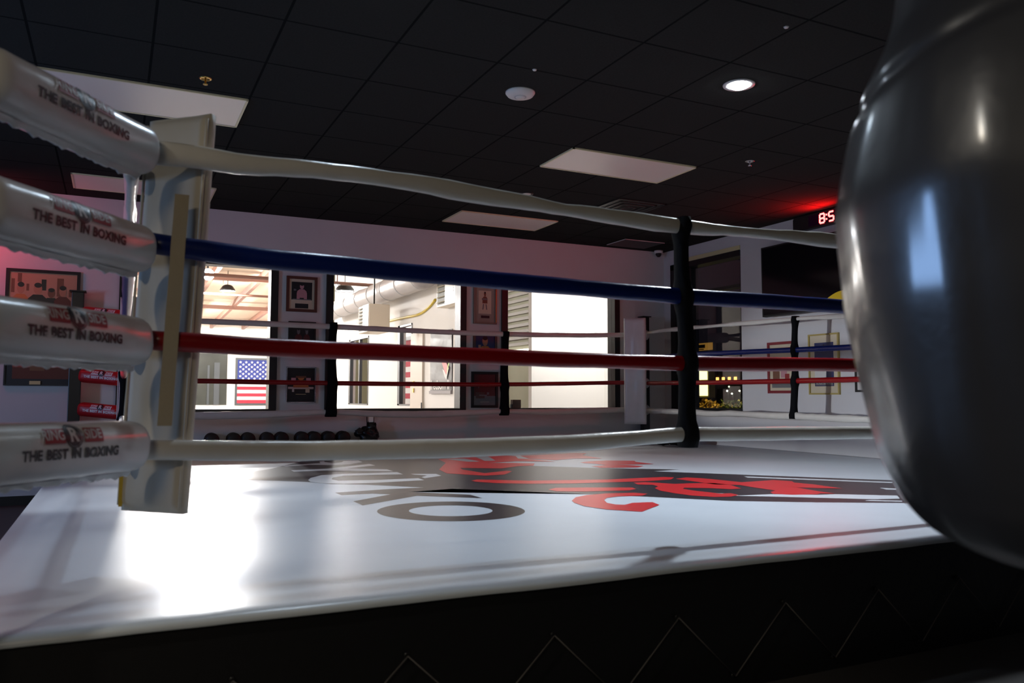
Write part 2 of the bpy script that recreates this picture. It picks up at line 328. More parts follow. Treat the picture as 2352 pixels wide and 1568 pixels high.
# ------------------------------------------------------------------ pictures on the walls
def picture(name,lab,x0,z0,x1,z1,frame_m,fwid,art,wall='back',matw=0.0,mat_m=None,group='framed pictures on the back wall',depth=0.025):
    """art: list of (verts2d in 0..1, faces, material) drawn on the photograph area"""
    def P(u,v,d):   # u,v wall coords, d distance off the wall
        return (u,YW-d,v) if wall=='back' else (XW-d,u,v)
    base=P((x0+x1)/2,z0,0.0); t=thing(name,lab,'picture',base,group)
    def bx(mb,a,b,c,d,n0,n1,mi=0):
        p=P(a,b,n0); q=P(c,d,n1); mb.box(min(p[0],q[0]),min(p[1],q[1]),min(p[2],q[2]),max(p[0],q[0]),max(p[1],q[1]),max(p[2],q[2]),mi)
    mb=MB(); 
    bx(mb,x0,z0,x1,z0+fwid,0,depth); bx(mb,x0,z1-fwid,x1,z1,0,depth); bx(mb,x0,z0+fwid,x0+fwid,z1-fwid,0,depth); bx(mb,x1-fwid,z0+fwid,x1,z1-fwid,0,depth)
    mb.build('frame',frame_m,t,recalc=False)
    a,b,c,d=x0+fwid,z0+fwid,x1-fwid,z1-fwid
    if mat_m is not None:
        mb=MB(); bx(mb,a,b,c,d,0.002,0.010); mb.build('mat_board',mat_m,t)
    mw=matw if isinstance(matw,tuple) else (matw,matw,matw,matw)   # left, bottom, right, top
    a+=mw[0]; b+=mw[1]; c-=mw[2]; d-=mw[3]
    mats=[]; mb=MB(); bx(mb,a,b,c,d,0.003,0.0125); mats.append(art[0])
    for k,(vs,fs,m) in enumerate(art[1:]):
        if m not in mats: mats.append(m)
        off=0.0128+0.0002*k
        mb.add([P(a+(c-a)*(u if wall=='back' else 1-u),b+(d-b)*v,off) for u,v in vs],fs,mats.index(m))
    mb.build('photo',mats,t,recalc=False)
    return t
pc=lambda n,c: mat('print_'+n,c,0.35)
p_bg=pc('dusky',(0.10,0.05,0.045)); p_dark=pc('black',(0.010,0.010,0.013)); p_skin=pc('skin',(0.42,0.20,0.12)); p_tan=pc('tan',(0.48,0.27,0.17)); p_cream=pc('cream',(0.60,0.52,0.38)); p_blue=pc('navy',(0.02,0.03,0.12)); p_red=pc('red',(0.28,0.03,0.03)); p_maroon=pc('maroon',(0.10,0.012,0.015)); p_white=pc('white',(0.62,0.60,0.58)); p_pink=pc('pink',(0.5,0.25,0.28)); p_grey=pc('grey',(0.16,0.16,0.17)); p_brown=pc('brown',(0.17,0.07,0.04)); p_orange=pc('orange',(0.5,0.18,0.05)); p_gold=pc('gold',(0.65,0.55,0.28))
def figure(cx,base,h,wd,skin,cloth,hair=None):
    """simple printed bust: shoulders, arms and head"""
    s=[([(cx-wd,base),(cx-wd*0.95,base+h*0.45),(cx-wd*0.45,base+h*0.60),(cx+wd*0.45,base+h*0.60),(cx+wd*0.95,base+h*0.45),(cx+wd,base)],[(0,1,2,3,4,5)],cloth)]
    v,f=disc(cx,base+h*0.80,wd*0.42,16,h*0.2); s.append((v,f,skin))
    v,f=disc(cx,base+h*0.93,wd*0.38,12,h*0.09); s.append((v,f,hair or p_dark)); return s
R=lambda a,b,c,d,m: ([(a,b),(c,b),(c,d),(a,d)],[(0,1,2,3)],m)
team=[p_tan,R(0,0,1,0.28,p_bg)]
for q in ((0.03,0.55,0.08,0.85),(0.12,0.78,0.18,0.97),(0.25,0.6,0.29,0.75),(0.47,0.62,0.54,0.86),(0.70,0.50,0.80,0.90),(0.88,0.5,0.93,0.66)): team.append(R(*q,p_brown if q[0]!=0.47 else p_dark))
team+=figure(0.17,0.15,0.62,0.13,p_skin,p_orange)+figure(0.42,0.15,0.62,0.15,p_skin,p_dark)+figure(0.62,0.15,0.52,0.13,p_brown,p_dark)+figure(0.79,0.15,0.58,0.13,p_skin,p_maroon)+[R(0.66,0.06,0.76,0.16,p_tan),R(0.36,0.02,0.44,0.1,p_pink)]
picture('framed_photo','wide black framed photo of a group of people, above the left end of the ring',-0.94,1.26,-0.325,1.752,m_black,0.028,team)
dim=[p_maroon,R(0,0.35,1,1,p_red),R(0.05,0.4,0.55,0.9,p_pink),R(0.55,0.3,0.62,1,p_dark),R(0.30,0.25,0.56,0.45,p_brown)]
t=picture('framed_photo','wide black framed dark red photo with a small cream plaque, under the group photo',-0.925,0.657,-0.38,1.06,mat('blue_black_frame',(0.02,0.028,0.032),0.4),0.012,dim,matw=(0.055,0.05,0.0,0.02),mat_m=mat('blue_black_board',(0.02,0.028,0.032),0.5))
MB().box(-0.715,YW-0.028,0.668,-0.625,YW-0.02,0.70).build('plaque',p_gold,t)
boxer=[p_dark]+figure(0.5,0.12,0.80,0.24,p_pink,p_pink)+[R(0.25,0.05,0.40,0.4,p_pink),R(0.6,0.05,0.75,0.4,p_pink),R(0.05,0.0,0.95,0.05,p_grey),R(0.1,0.5,0.22,0.6,p_grey)]
t=picture('framed_photo','brown framed fighter photo with cream mat, highest on the left pier',1.625,1.47,1.953,1.853,mat('mahogany_frame',(0.10,0.03,0.02),0.35),0.03,boxer,matw=(0.025,0.10,0.025,0.03),mat_m=p_cream)
MB().box(1.72,YW-0.013,1.51,1.86,YW-0.010,1.56).build('plaque',p_dark,t)
pair=[p_dark,R(0.1,0.80,0.9,0.9,p_grey)]+figure(0.35,0.05,0.75,0.16,p_grey,p_maroon)+figure(0.7,0.05,0.75,0.14,p_grey,p_maroon)
picture('framed_photo','dark framed photo partly behind the white and red ropes, left pier of the back wall',1.655,1.09,1.945,1.365,m_black,0.02,pair)
belt=[p_dark,R(0,0.37,1,0.44,p_white)]+figure(0.5,0.42,0.38,0.3,p_orange,p_orange)+[R(0.12,0.60,0.3,0.72,p_pink),R(0.7,0.60,0.88,0.72,p_pink),R(0.16,0.28,0.24,0.4,p_white),R(0.68,0.26,0.84,0.4,p_cream),R(0.3,0.2,0.7,0.215,p_gold),R(0.3,0.72,0.7,0.78,p_brown)]
picture('framed_photo','chrome edged framed picture of orange figures on black, low on the left pier',1.641,0.493,1.957,0.878,mat('chrome_frame',(0.55,0.56,0.6),0.25,metal=0.8),0.012,belt,matw=0.01,mat_m=p_dark)
ink=[p_cream]+figure(0.5,0.45,0.5,0.2,p_brown,p_brown)+[([(0.3,0.18),(0.38,0.18),(0.44,0.42),(0.34,0.42)],[(0,1,2,3)],p_grey),([(0.6,0.18),(0.68,0.18),(0.62,0.42),(0.54,0.42)],[(0,1,2,3)],p_grey),R(0.25,0.6,0.7,0.67,p_grey)]
t=picture('framed_drawing','gold edged framed drawing with tan mat, highest on the right pier',3.80,1.43,4.105,1.90,mat('taupe_frame',(0.22,0.18,0.14),0.45),0.022,ink,matw=(0.045,0.10,0.05,0.05),mat_m=mat('taupe_board',(0.32,0.27,0.22),0.7))
MB().box(4.088,YW-0.030,1.45,4.094,YW-0.0255,1.89).build('gold_edge',m_gold,t); MB().box(3.90,YW-0.013,1.50,4.01,YW-0.010,1.53).build('plaque',p_dark,t)
port=[p_blue]+figure(0.5,0.02,0.9,0.34,p_skin,p_orange)+[R(0.15,0.45,0.28,0.6,p_tan),R(0.3,0.02,0.55,0.4,p_red)]
picture('framed_photo','framed photo of a dark haired man on navy, in the middle of the right pier',3.80,0.96,4.11,1.335,mat('walnut_frame',(0.09,0.055,0.05),0.4),0.03,port)
fall=[p_maroon,R(0,0,1,0.3,p_grey),R(0.1,0.22,0.5,0.42,p_bg),([(0.2,0.55),(0.23,0.54),(0.32,0.72),(0.29,0.73)],[(0,1,2,3)],p_grey),R(0.25,0.30,0.6,0.34,p_grey),R(0.3,0.1,0.7,0.11,p_cream),R(0.6,0.34,0.7,0.42,p_grey)]
picture('framed_photo','black framed dark picture of a ring scene, lowest on the right pier',3.781,0.435,4.125,0.861,m_black,0.03,fall)
# right wall posters
post=[p_cream,R(0.05,0.82,0.95,0.93,p_red),R(0.05,0.50,0.45,0.66,p_blue),R(0.5,0.50,0.75,0.66,p_blue),R(0.12,0.25,0.4,0.5,p_brown),R(0.45,0.28,0.7,0.5,p_pink),R(0.62,0.25,0.8,0.36,p_red),R(0.08,0.06,0.92,0.17,p_grey),R(0.1,0.19,0.95,0.205,p_grey)]
picture('framed_poster','red framed fight poster on the right wall beneath the television',6.538,0.614,6.961,1.178,mat('red_frame',(0.22,0.02,0.03),0.4),0.03,post,wall='right',group='framed posters on the right wall')
t=picture('framed_poster','cream matted framed fight poster with navy picture on the right wall',5.96,0.60,6.36,1.227,mat('gold_wood_frame',(0.42,0.32,0.10),0.4),0.016,[p_blue,*figure(0.5,0.55,0.4,0.14,p_tan,p_blue),R(0.05,0.38,0.95,0.60,p_pink),R(0.3,0.35,0.6,0.5,p_maroon),R(0.0,0.15,0.62,0.38,p_white),R(0.04,0.02,0.96,0.14,p_grey)],wall='right',matw=(0.06,0.07,0.06,0.075),mat_m=p_cream,group='framed posters on the right wall')
v,f=flat_text('McCALLUM',0.055); decal([(v,f,0,0.0)],lambda u,v_,l:(XW-0.0165,6.16-u,0.725+v_),'poster_lettering',[p_white],t,step=0)
picture('framed_poster','black framed pale picture on the right wall, cut off by the hanging bag',5.35,0.625,5.765,0.90,m_black,0.02,[p_white,R(0.3,0.2,0.7,0.8,p_grey)],wall='right',group='framed posters on the right wall')
# ------------------------------------------------------------------ television and clock on the right wall
t=thing('television','large black wall mounted television tilted over the far right side of the ring','television',(6.42,6.0,1.43))
A=Vector((6.40,6.86,1.45)); Dn=Vector((0,-1,0)); U=Vector((0.045,0.055,0.78)); W=1.42
n=Dn.cross(U).normalized(); n=n if n.x<0 else -n
def tv(u,v,d): return A+Dn*u+U*v+n*d
def slab(mb,u0,v0,u1,v1,d0,d1,mi=0):
    return mb.add([tv(u,v,d) for d in (d0,d1) for (u,v) in ((u0,v0),(u1,v0),(u1,v1),(u0,v1))],[(3,2,1,0),(4,5,6,7),(0,1,5,4),(1,2,6,5),(2,3,7,6),(3,0,4,7)],mi)
slab(MB(),0,0,W,1,-0.05,0).build('casing',m_black,t)
slab(MB(),0.02,0.025,W-0.02,0.975,0.0,0.003).build('screen',mat('black_screen',(0.006,0.006,0.008),0.12),t)
arc=[(0.78+0.62*k/20,0.03+0.19*math.sin(math.pi*min(1,k/20*0.9))) for k in range(21)]
pts=[(u,v) for u,v in arc]+[(1.40,0.028),(0.78,0.028)]
MB().poly([tv(u,v,0.0035) for u,v in pts]).build('screen_picture',mat('yellow_screen_curve',(0.3,0.2,0.01),0.3,emit=(0.6,0.42,0.02),es=0.28),t)
slab(MB(),0.5,0.3,0.9,0.7,-0.14,-0.05).build('wall_mount',m_post,t)
t=thing('digital_clock','black digital wall clock with glowing red digits, high on the right wall','clock',(6.53,5.9,2.335))
y1,y0,z0,z1=6.49,5.35,2.335,2.488; mb=MB()
c=0.02; pr=[(y0,z0+c),(y0+c,z0),(y1-c,z0),(y1,z0+c),(y1,z1-c),(y1-c,z1),(y0+c,z1),(y0,z1-c)]
mb.prism([(6.505,a,b) for a,b in pr],(0.071,0,0)); mb.build('housing',m_black,t)
MB().box(6.503,y0+0.05,z0+0.02,6.505,6.27,z1-0.02).build('display_window',mat('violet_black_lens',(0.02,0.004,0.03),0.2),t)
SEG={'a':((0,2),(1,2)),'b':((1,1),(1,2)),'c':((1,0),(1,1)),'d':((0,0),(1,0)),'e':((0,0),(0,1)),'f':((0,1),(0,2)),'g':((0,1),(1,1))}
m_led=emat('red_led',(1,0.055,0.05),14)
def digit(segs,yl):
    mb=MB(); w_,h_=0.060,0.046; zb=2.365; s=0.0085
    for q in segs:
        (a,b),(c_,d)=SEG[q]; p=[yl-a*w_,zb+b*h_]; r=[yl-c_*w_,zb+d*h_]
        mb.box(6.499,min(p[0],r[0])-(s if a==c_ else -0.003),min(p[1],r[1])-(s if b==d else -0.003),6.503,max(p[0],r[0])+(s if a==c_ else -0.003),max(p[1],r[1])+(s if b==d else -0.003))
    mb.build('digit',m_led,t,recalc=False)
digit('abcdefg',6.115); digit('acdfg',5.995); digit('abc',5.88)
MB().box(6.499,6.018,2.430,6.503,6.034,2.446).build('colon_dot',m_led,t,recalc=False)
MB().box(6.499,6.018,2.385,6.503,6.034,2.401).build('colon_dot',m_led,t,recalc=False)
# ------------------------------------------------------------------ boxing ring platform and printed canvas
PX0,PX1,PY0,PY1=-0.38,6.47,2.30,8.66
ringo=thing('boxing_ring_platform','low boxing ring platform with white printed canvas and black laced skirt','boxing ring',(3.045,5.48,FLOOR))
m_canvas=mat('white_canvas',(0.62,0.68,0.74),0.33,spec=0.8,nscale=5,namt=0.05,bump=0.05,bscale=30)
m_cblack=mat('canvas_black_print',(0.022,0.020,0.026),0.33,spec=0.8,bump=0.05,bscale=30)
m_cred=mat('canvas_red_print',(0.60,0.02,0.025),0.33,spec=0.8,bump=0.05,bscale=30)
m_cwhite=mat('canvas_white_print',(0.66,0.70,0.74),0.33,spec=0.8)
m_cgrey=mat('canvas_grey_print',(0.36,0.36,0.38),0.33)
NX,NY=90,16
vs=[];fs=[]
prof=[(PY0-0.004,-0.024),(PY0-0.005,-0.018),(PY0-0.003,-0.012),(PY0+0.004,-0.005),(PY0+0.018,-0.001),(PY0+0.06,0.0),(PY0+0.12,0.0),(PY0+0.2,0.0),(PY0+1.5,0),(PY0+3,0),(PY1,0),(PY1,-0.024)]
for i in range(NX+1):
    x=PX0+(PX1-PX0)*i/NX
    for j,(y,z) in enumerate(prof):
        if j<7:
            nn=noise.noise(Vector((x*2.2,y*5,3.1)))+0.6*noise.noise(Vector((x*7,y*8,1.7)))
            k=max(0,1-abs(y-PY0-0.02)/0.12); z=z+0.004*nn*k; y=y-0.004*abs(nn)*(j<4)
        vs.append((x,y,z))
L=len(prof)
for i in range(NX):
    for j in range(L-1): fs.append((i*L+j,i*L+j+1,(i+1)*L+j+1,(i+1)*L+j))
mb=MB().add(vs,fs,0,True)
mb.box(PX0-0.004,PY0,-0.024,PX0,PY1,0.0); mb.box(PX1,PY0,-0.024,PX1+0.004,PY1,0.0)
canv=mb.build('canvas',m_canvas,ringo,recalc=False)
BAND=[(0.883, 6.348), (1.113, 6.602), (1.475, 7.229), (1.717, 7.916), (2.803, 7.449), (2.965, 6.186), (2.965, 6.186), (3.5, 5.659), (4.034, 5.275), (3.753, 5.231), (4.874, 4.003), (4.963, 3.852), (3.916, 3.044), (3.883, 3.122), (3.49, 3.326), (3.086, 3.577), (2.796, 3.899), (2.558, 4.148), (1.898, 4.76), (1.905, 4.756), (1.603, 4.713), (1.887, 4.433), (1.885, 4.252), (1.587, 4.51), (1.191, 4.234), (1.19, 4.418), (1.469, 4.639), (1.386, 4.718), (1.2, 4.714), (1.196, 4.853), (1.321, 4.871), (1.538, 4.902), (1.768, 4.899), (1.483, 5.203), (1.296, 5.323), (1.175, 5.528), (0.817, 5.862)]
O_RING=[[(1.865, 3.683), (1.837, 3.637), (1.801, 3.596), (1.761, 3.562), (1.715, 3.536), (1.667, 3.517), (1.616, 3.505), (1.564, 3.502), (1.511, 3.506), (1.46, 3.517), (1.41, 3.536), (1.363, 3.562), (1.32, 3.594), (1.281, 3.631), (1.248, 3.674), (1.22, 3.721), (1.2, 3.772), (1.186, 3.825), (1.181, 3.88), (1.184, 3.935), (1.195, 3.989), (1.215, 4.041), (1.244, 4.089), (1.281, 4.131), (1.325, 4.168), (1.375, 4.196), (1.431, 4.216), (1.49, 4.225), (1.551, 4.225), (1.612, 4.214), (1.671, 4.193), (1.727, 4.162), (1.776, 4.122), (1.819, 4.076), (1.854, 4.023), (1.88, 3.967), (1.896, 3.908), (1.902, 3.848), (1.899, 3.79), (1.886, 3.735)], [(1.727, 3.77), (1.712, 3.744), (1.693, 3.72), (1.671, 3.701), (1.645, 3.685), (1.618, 3.674), (1.588, 3.667), (1.558, 3.665), (1.527, 3.667), (1.497, 3.674), (1.468, 3.685), (1.44, 3.7), (1.415, 3.719), (1.392, 3.741), (1.372, 3.766), (1.357, 3.793), (1.345, 3.823), (1.338, 3.853), (1.336, 3.884), (1.338, 3.914), (1.346, 3.944), (1.358, 3.972), (1.375, 3.997), (1.396, 4.02), (1.421, 4.038), (1.449, 4.052), (1.48, 4.062), (1.512, 4.066), (1.546, 4.065), (1.579, 4.058), (1.611, 4.046), (1.641, 4.03), (1.669, 4.008), (1.693, 3.984), (1.713, 3.956), (1.728, 3.925), (1.738, 3.894), (1.743, 3.862), (1.743, 3.83), (1.737, 3.799)]]
WHITE_ART=[[(1.204, 5.633), (1.25, 5.777), (1.365, 5.944), (1.536, 5.979), (1.936, 5.956), (1.922, 5.771), (1.501, 5.839), (1.396, 5.737), (1.36, 5.62), (1.38, 5.514), (1.633, 5.458), (1.928, 5.458), (1.921, 5.313), (1.581, 5.285), (1.365, 5.307), (1.243, 5.406), (1.195, 5.519)], [(1.242, 6.432), (1.515, 6.449), (1.685, 6.561), (1.953, 6.761), (1.956, 6.592), (1.676, 6.421), (1.937, 6.21), (1.929, 6.028), (1.669, 6.163), (1.48, 6.297), (1.235, 6.285)], [(1.254, 6.864), (1.374, 6.906), (1.595, 6.992), (1.623, 7.159), (1.68, 7.24), (1.656, 7.093), (1.692, 6.962), (1.781, 7.013), (1.834, 7.147), (1.963, 7.145), (1.952, 6.964), (1.789, 6.784), (1.641, 6.753), (1.487, 6.88), (1.267, 6.767)], [(1.982, 5.782), (2.153, 5.706), (2.138, 5.556), (1.97, 5.439), (1.973, 5.515), (2.053, 5.621), (1.989, 5.704)], [(3.248, 3.901), (3.311, 3.837), (3.289, 3.745), (3.513, 3.721), (3.741, 3.582), (3.864, 3.563), (4.143, 3.359), (4.033, 3.256), (3.879, 3.292), (3.642, 3.471), (3.399, 3.655), (3.278, 3.733)], [(4.115, 4.624), (4.78, 3.908), (4.712, 3.861), (4.08, 4.551)], [(4.392, 3.692), (4.452, 3.617), (4.399, 3.574), (4.352, 3.608)], [(3.822, 3.281), (3.958, 3.182), (3.927, 3.153), (3.765, 3.269)]]
RED_ART=[[(2.287, 3.946), (2.381, 4.066), (2.493, 4.13), (2.644, 4.151), (2.81, 4.106), (2.854, 4.038), (2.774, 3.974), (2.624, 4.001), (2.529, 3.971), (2.462, 3.893), (2.412, 3.786), (2.418, 3.709), (2.454, 3.678), (2.538, 3.729), (2.656, 3.711), (2.623, 3.601), (2.387, 3.425), (2.271, 3.566), (2.233, 3.721), (2.253, 3.859)], [(2.422, 4.471), (2.51, 4.532), (2.685, 4.474), (2.961, 4.35), (2.937, 4.273), (2.852, 4.226), (2.573, 4.288), (2.426, 4.367)], [(2.198, 5.149), (2.262, 5.202), (2.556, 4.99), (3.081, 4.836), (3.355, 4.832), (3.462, 4.826), (3.553, 4.82), (3.599, 4.764), (3.492, 4.66), (3.326, 4.637), (3.139, 4.651), (2.743, 4.713), (2.467, 4.814), (2.284, 4.94), (2.197, 5.071)], [(3.134, 4.591), (3.229, 4.587), (3.258, 4.542), (3.342, 4.413), (3.452, 4.402), (3.608, 4.355), (3.633, 4.209), (3.554, 4.021), (3.468, 4.019), (3.382, 4.125), (3.252, 4.204), (3.207, 4.156), (3.213, 4.023), (3.237, 3.949), (3.25, 3.864), (3.322, 3.85), (3.308, 3.766), (3.212, 3.723), (3.114, 3.75), (3.04, 3.858), (3.019, 3.987), (3.02, 4.142), (3.071, 4.265), (3.147, 4.334), (3.176, 4.429), (3.094, 4.482)], [(3.547, 4.677), (3.679, 4.729), (3.748, 4.63), (3.779, 4.491), (3.819, 4.314), (3.974, 4.324), (4.119, 4.34), (4.184, 4.23), (4.127, 4.153), (4.16, 4.01), (4.147, 3.823), (4.139, 3.758), (4.026, 3.836), (3.919, 3.925), (3.886, 3.72), (3.882, 3.579), (3.815, 3.627), (3.754, 3.594), (3.603, 3.645), (3.533, 3.724), (3.579, 3.796), (3.67, 3.85), (3.674, 4.049), (3.686, 4.185), (3.562, 4.278), (3.553, 4.356), (3.558, 4.454)], [(2.297, 6.02), (2.236, 5.698), (2.422, 5.43), (2.59, 5.447), (2.758, 5.662), (2.739, 5.721), (2.615, 5.656), (2.502, 5.608), (2.463, 5.947), (2.503, 6.09), (2.782, 5.913), (2.994, 6.044), (3.136, 6.04), (3.247, 6.234), (3.098, 6.362), (2.897, 6.45), (3.204, 6.512), (3.51, 6.338), (3.428, 6.691), (3.364, 6.791), (3.468, 7.048), (3.385, 7.325), (3.127, 7.274), (2.874, 7.076), (2.667, 7.02), (2.575, 6.59)], [(3.533, 7.083), (3.701, 7.107), (4.208, 7.228), (4.316, 7.147), (4.131, 6.923), (4.081, 6.481), (3.835, 6.587), (3.589, 6.481), (3.446, 6.727)], [(3.665, 6.18), (3.808, 6.249), (3.992, 6.264), (4.207, 6.143), (4.145, 6.036), (4.154, 5.776), (3.925, 5.814), (3.813, 5.95), (3.955, 5.647), (3.839, 5.559), (3.538, 5.636), (3.546, 5.802), (3.723, 5.843), (3.709, 5.995), (3.657, 6.093)]]
GREY_ART=[[(2.722, 6.996), (2.904, 6.961), (2.902, 6.603), (2.795, 6.623)], [(3.098, 7.207), (3.244, 7.223), (3.068, 6.638), (2.968, 6.654)]]

o=MB()
for i in range(2): pass
def flat(name,polys,m,z,par=canv):
    mb=MB()
    for P in polys: mb.poly([(x,y,z) for x,y in P])
    ob=mb.build(name,m,par)
    bm=bmesh.new(); bm.from_mesh(ob.data); bmesh.ops.triangulate(bm,faces=bm.faces,ngon_method='EAR_CLIP')
    for f in bm.faces:
        f.normal_update()
        if f.normal.z<0: f.normal_flip()
    bm.to_mesh(ob.data); bm.free(); return ob
flat('printed_black_band',[BAND],m_cblack,0.0006)
n=len(O_RING[0]); a,b=O_RING
MB().add([(x,y,0.0006) for x,y in a]+[(x,y,0.0006) for x,y in b],[(k,(k+1)%n,n+(k+1)%n,n+k) for k in range(n)]).build('printed_letter_o',m_cblack,canv)
for k,P_ in enumerate(WHITE_ART): flat('printed_white_letter' if k<4 else 'printed_white_stripe',[P_],m_cwhite,0.0012)
for P_ in RED_ART: flat('printed_red_stroke',[P_],m_cred,0.0018)
for P_ in GREY_ART: flat('printed_grey_letter',[P_],m_cgrey,0.0024)
MB().box(PX0,PY0+0.01,FLOOR,PX1,PY1,-0.008).build('skirt',black_vinyl,ringo)
mb=MB(); pk=[]; k=-2
while 0.785+0.4805*k<PX1:
    x=0.785+0.4805*k
    if x>PX0: pk.append((x,PY0-0.008,-0.173))
    if PX0<x+0.24<PX1: pk.append((x+0.24,PY0-0.010,-0.40))
    k+=1
for a,b in zip(pk[:-1],pk[1:]): mb.tube([a,b],0.0022,6)
mb.build('skirt_lacing',mat('grey_lacing',(0.10,0.09,0.085),0.6),ringo)
for q in pk: MB().lathe([(0.005,-0.004),(0.009,-0.004),(0.009,0.0),(0.005,0.0)],(q[0],PY0+0.004,q[2]),14,axis='y').build('skirt_eyelet',m_post,ringo)
# ------------------------------------------------------------------ posts
def post(x,y,top,lab,hw=0.052):
    t=thing('ring_post',lab,'ring post',(x,y,FLOOR),'black ring corner posts')
    MB().box(x-hw,y-hw,FLOOR,x+hw,y+hw,top).build('upright',m_post,t,bevel=0.006)
    MB().box(x-hw-0.018,y-hw-0.018,top,x+hw+0.018,y+hw+0.018,top+0.012).build('cap_plate',m_post,t)
post(-0.335,8.755,1.545,'black square steel ring post at the end of the red corner pads')
post(6.175,8.77,1.60,'black square steel ring post behind the far white corner cushion',0.045)
post(-0.36,2.14,1.56,'black steel ring post that holds the nearest white corner pads',0.05)
post(6.60-0.10,2.22,1.56,'black steel ring post at the corner hidden by the hanging bag',0.05)
# ------------------------------------------------------------------ ropes
def rope(lab,pts,r,m,grp,wob=0.003,sub=8,seed=0,lean=None):
    P=spline(pts,sub); mb=MB(); mb.tube(P,[r]*len(P) if not isinstance(r,list) else r,14,wob=wob,seed=seed)
    return tag(mb.build('ring_rope',m),lab,'ring rope',grp)
def resamp(pts,step=0.06):
    P=spline(pts,8); out=[P[0]]
    for p in P[1:]:
        if (p-out[-1]).length>=step: out.append(p)
    out.append(P[-1]); return out
def rope2(lab,pts,rf,m,grp,wob=0.003,seed=0,step=0.05,wf=6.0):
    P=resamp(pts,step); R_=[rf(i/(len(P)-1),p) if callable(rf) else rf for i,p in enumerate(P)]
    return tag(MB().tube(P,R_,14,wob=wob,seed=seed,wf=wf).build('ring_rope',m),lab,'ring rope',grp)
Y=2.75
gN='four near side ring ropes'; gB='four far side ring ropes'; gR='four right side ring ropes'; gL='four ring ropes running away from the near corner'
topn=[(0.068,1.330),(0.212,1.333),(0.358,1.329),(0.585,1.338),(0.861,1.338),(1.162,1.322),(1.569,1.302),(2.127,1.290),(2.571,1.300),(3.024,1.304),(4.5,1.31),(5.9,1.32)]
rope2('topmost near rope in wrinkled white cover, crossing in front of the ceiling',[(x,Y,z) for x,z in topn]+[(6.45,2.27,1.33)],
      lambda t,p:(0.022,0.034-0.006*min(1,p.x/2.2)+0.004*math.sin(p.x*7)),m_rope_w,gN,0.006,1)
rope2('thick blue near rope, second from the top',[(x,Y,z) for x,z in [(0.068,1.045),(0.22,1.035),(0.421,1.023),(0.71,1.016),(1.028,1.008),(1.569,1.0),(2.124,0.994),(2.564,0.997),(3.071,0.998),(4.5,1.0),(5.9,1.02)]]+[(6.45,2.27,1.03)],(0.024,0.034),m_rope_b,gN,0.003,2)
rope2('thick red near rope, third from the top',[(x,Y,z) for x,z in [(0.068,0.743),(0.228,0.740),(0.427,0.732),(0.715,0.727),(1.031,0.723),(1.569,0.716),(2.12,0.713),(3.118,0.725),(4.5,0.73),(5.9,0.74)]]+[(6.45,2.27,0.74)],(0.023,0.031),m_rope_r,gN,0.003,3)
rope2('lowest near rope in sagging white cover just above the canvas',[(x,Y,z) for x,z in [(0.068,0.408),(0.237,0.401),(0.575,0.392),(1.035,0.387),(1.568,0.394),(1.868,0.406),(2.116,0.418),(2.429,0.415),(3.222,0.408),(4.5,0.40),(5.9,0.41)]]+[(6.45,2.27,0.42)],lambda t,p:(0.024,0.030+(0.004 if p.x<2.1 else 0)*math.sin(max(0,min(1,p.x/2.1))*math.pi)),m_rope_w,gN,0.003,4)
YF=8.58
rope2('topmost far rope in thin white cover, across the warehouse windows',[(0.12,YF,1.31),(0.826,YF,1.302),(2.04,YF,1.300),(3,YF,1.29),(4.05,YF,1.293),(5.2,YF,1.32),(6.0,YF,1.36)],(0.02,0.029),m_rope_w,gB,0.003,5)
rope2('blue far rope mostly hidden behind the near red rope',[(0.12,YF,1.02),(2.04,YF,1.005),(4.05,YF,1.01),(6.0,YF,1.045)],(0.02,0.026),m_rope_b,gB,0.002,6)
rope2('thin red far rope across the lower part of the warehouse windows',[(0.12,YF,0.715),(0.841,YF,0.711),(2.04,YF,0.703),(3.22,YF,0.703),(4.1,YF,0.709),(5.512,YF,0.742),(6.0,YF,0.745)],(0.02,0.025),m_rope_r,gB,0.002,7)
rope2('lowest far rope in loose white cover under the window sills',[(0.12,YF,0.375),(0.85,YF,0.372),(1.4,YF,0.380),(2.01,YF,0.400),(2.5,YF,0.380),(3.0,YF,0.370),(3.6,YF,0.380),(4.05,YF,0.398),(4.6,YF,0.388),(5.6,YF,0.405),(6.0,YF,0.405)],lambda t,p:(0.022,0.026+0.012*abs(math.sin((p.x-0.02)/2.03*math.pi))),m_rope_w,gB,0.003,8)
XR=6.02
rope2('topmost rope on the television side, thin twisted white cover',[(XR,8.6,1.375),(XR,8.0,1.378),(XR,7.2,1.365),(XR,5.98,1.342),(XR,5.394,1.32),(XR,4.2,1.30),(XR,2.8,1.32)],lambda t,p:(0.014,0.022+0.004*math.sin(p.y*5)),m_rope_w,gR,0.004,9)
rope2('bright blue rope on the television side in front of the wall posters',[(XR,8.6,1.05),(XR,7.975,1.062),(XR,6.797,1.050),(XR,5.328,1.029),(XR,2.8,1.02)],(0.020,0.027),m_rope_b,gR,0.003,10)
rope2('bright red rope on the television side, crossing the lower poster edges',[(XR,8.6,0.74),(XR,6.804,0.732),(XR,5.313,0.735),(XR,2.8,0.74)],(0.020,0.026),m_rope_r,gR,0.003,11)
rope2('lowest rope on the television side in crumpled white cover',[(XR,8.6,0.400),(XR,7.538,0.392),(XR,6.006,0.386),(XR,5.228,0.380),(XR,2.8,0.40)],lambda t,p:(0.026,0.034),m_rope_w,gR,0.014,12,step=0.03,wf=13)
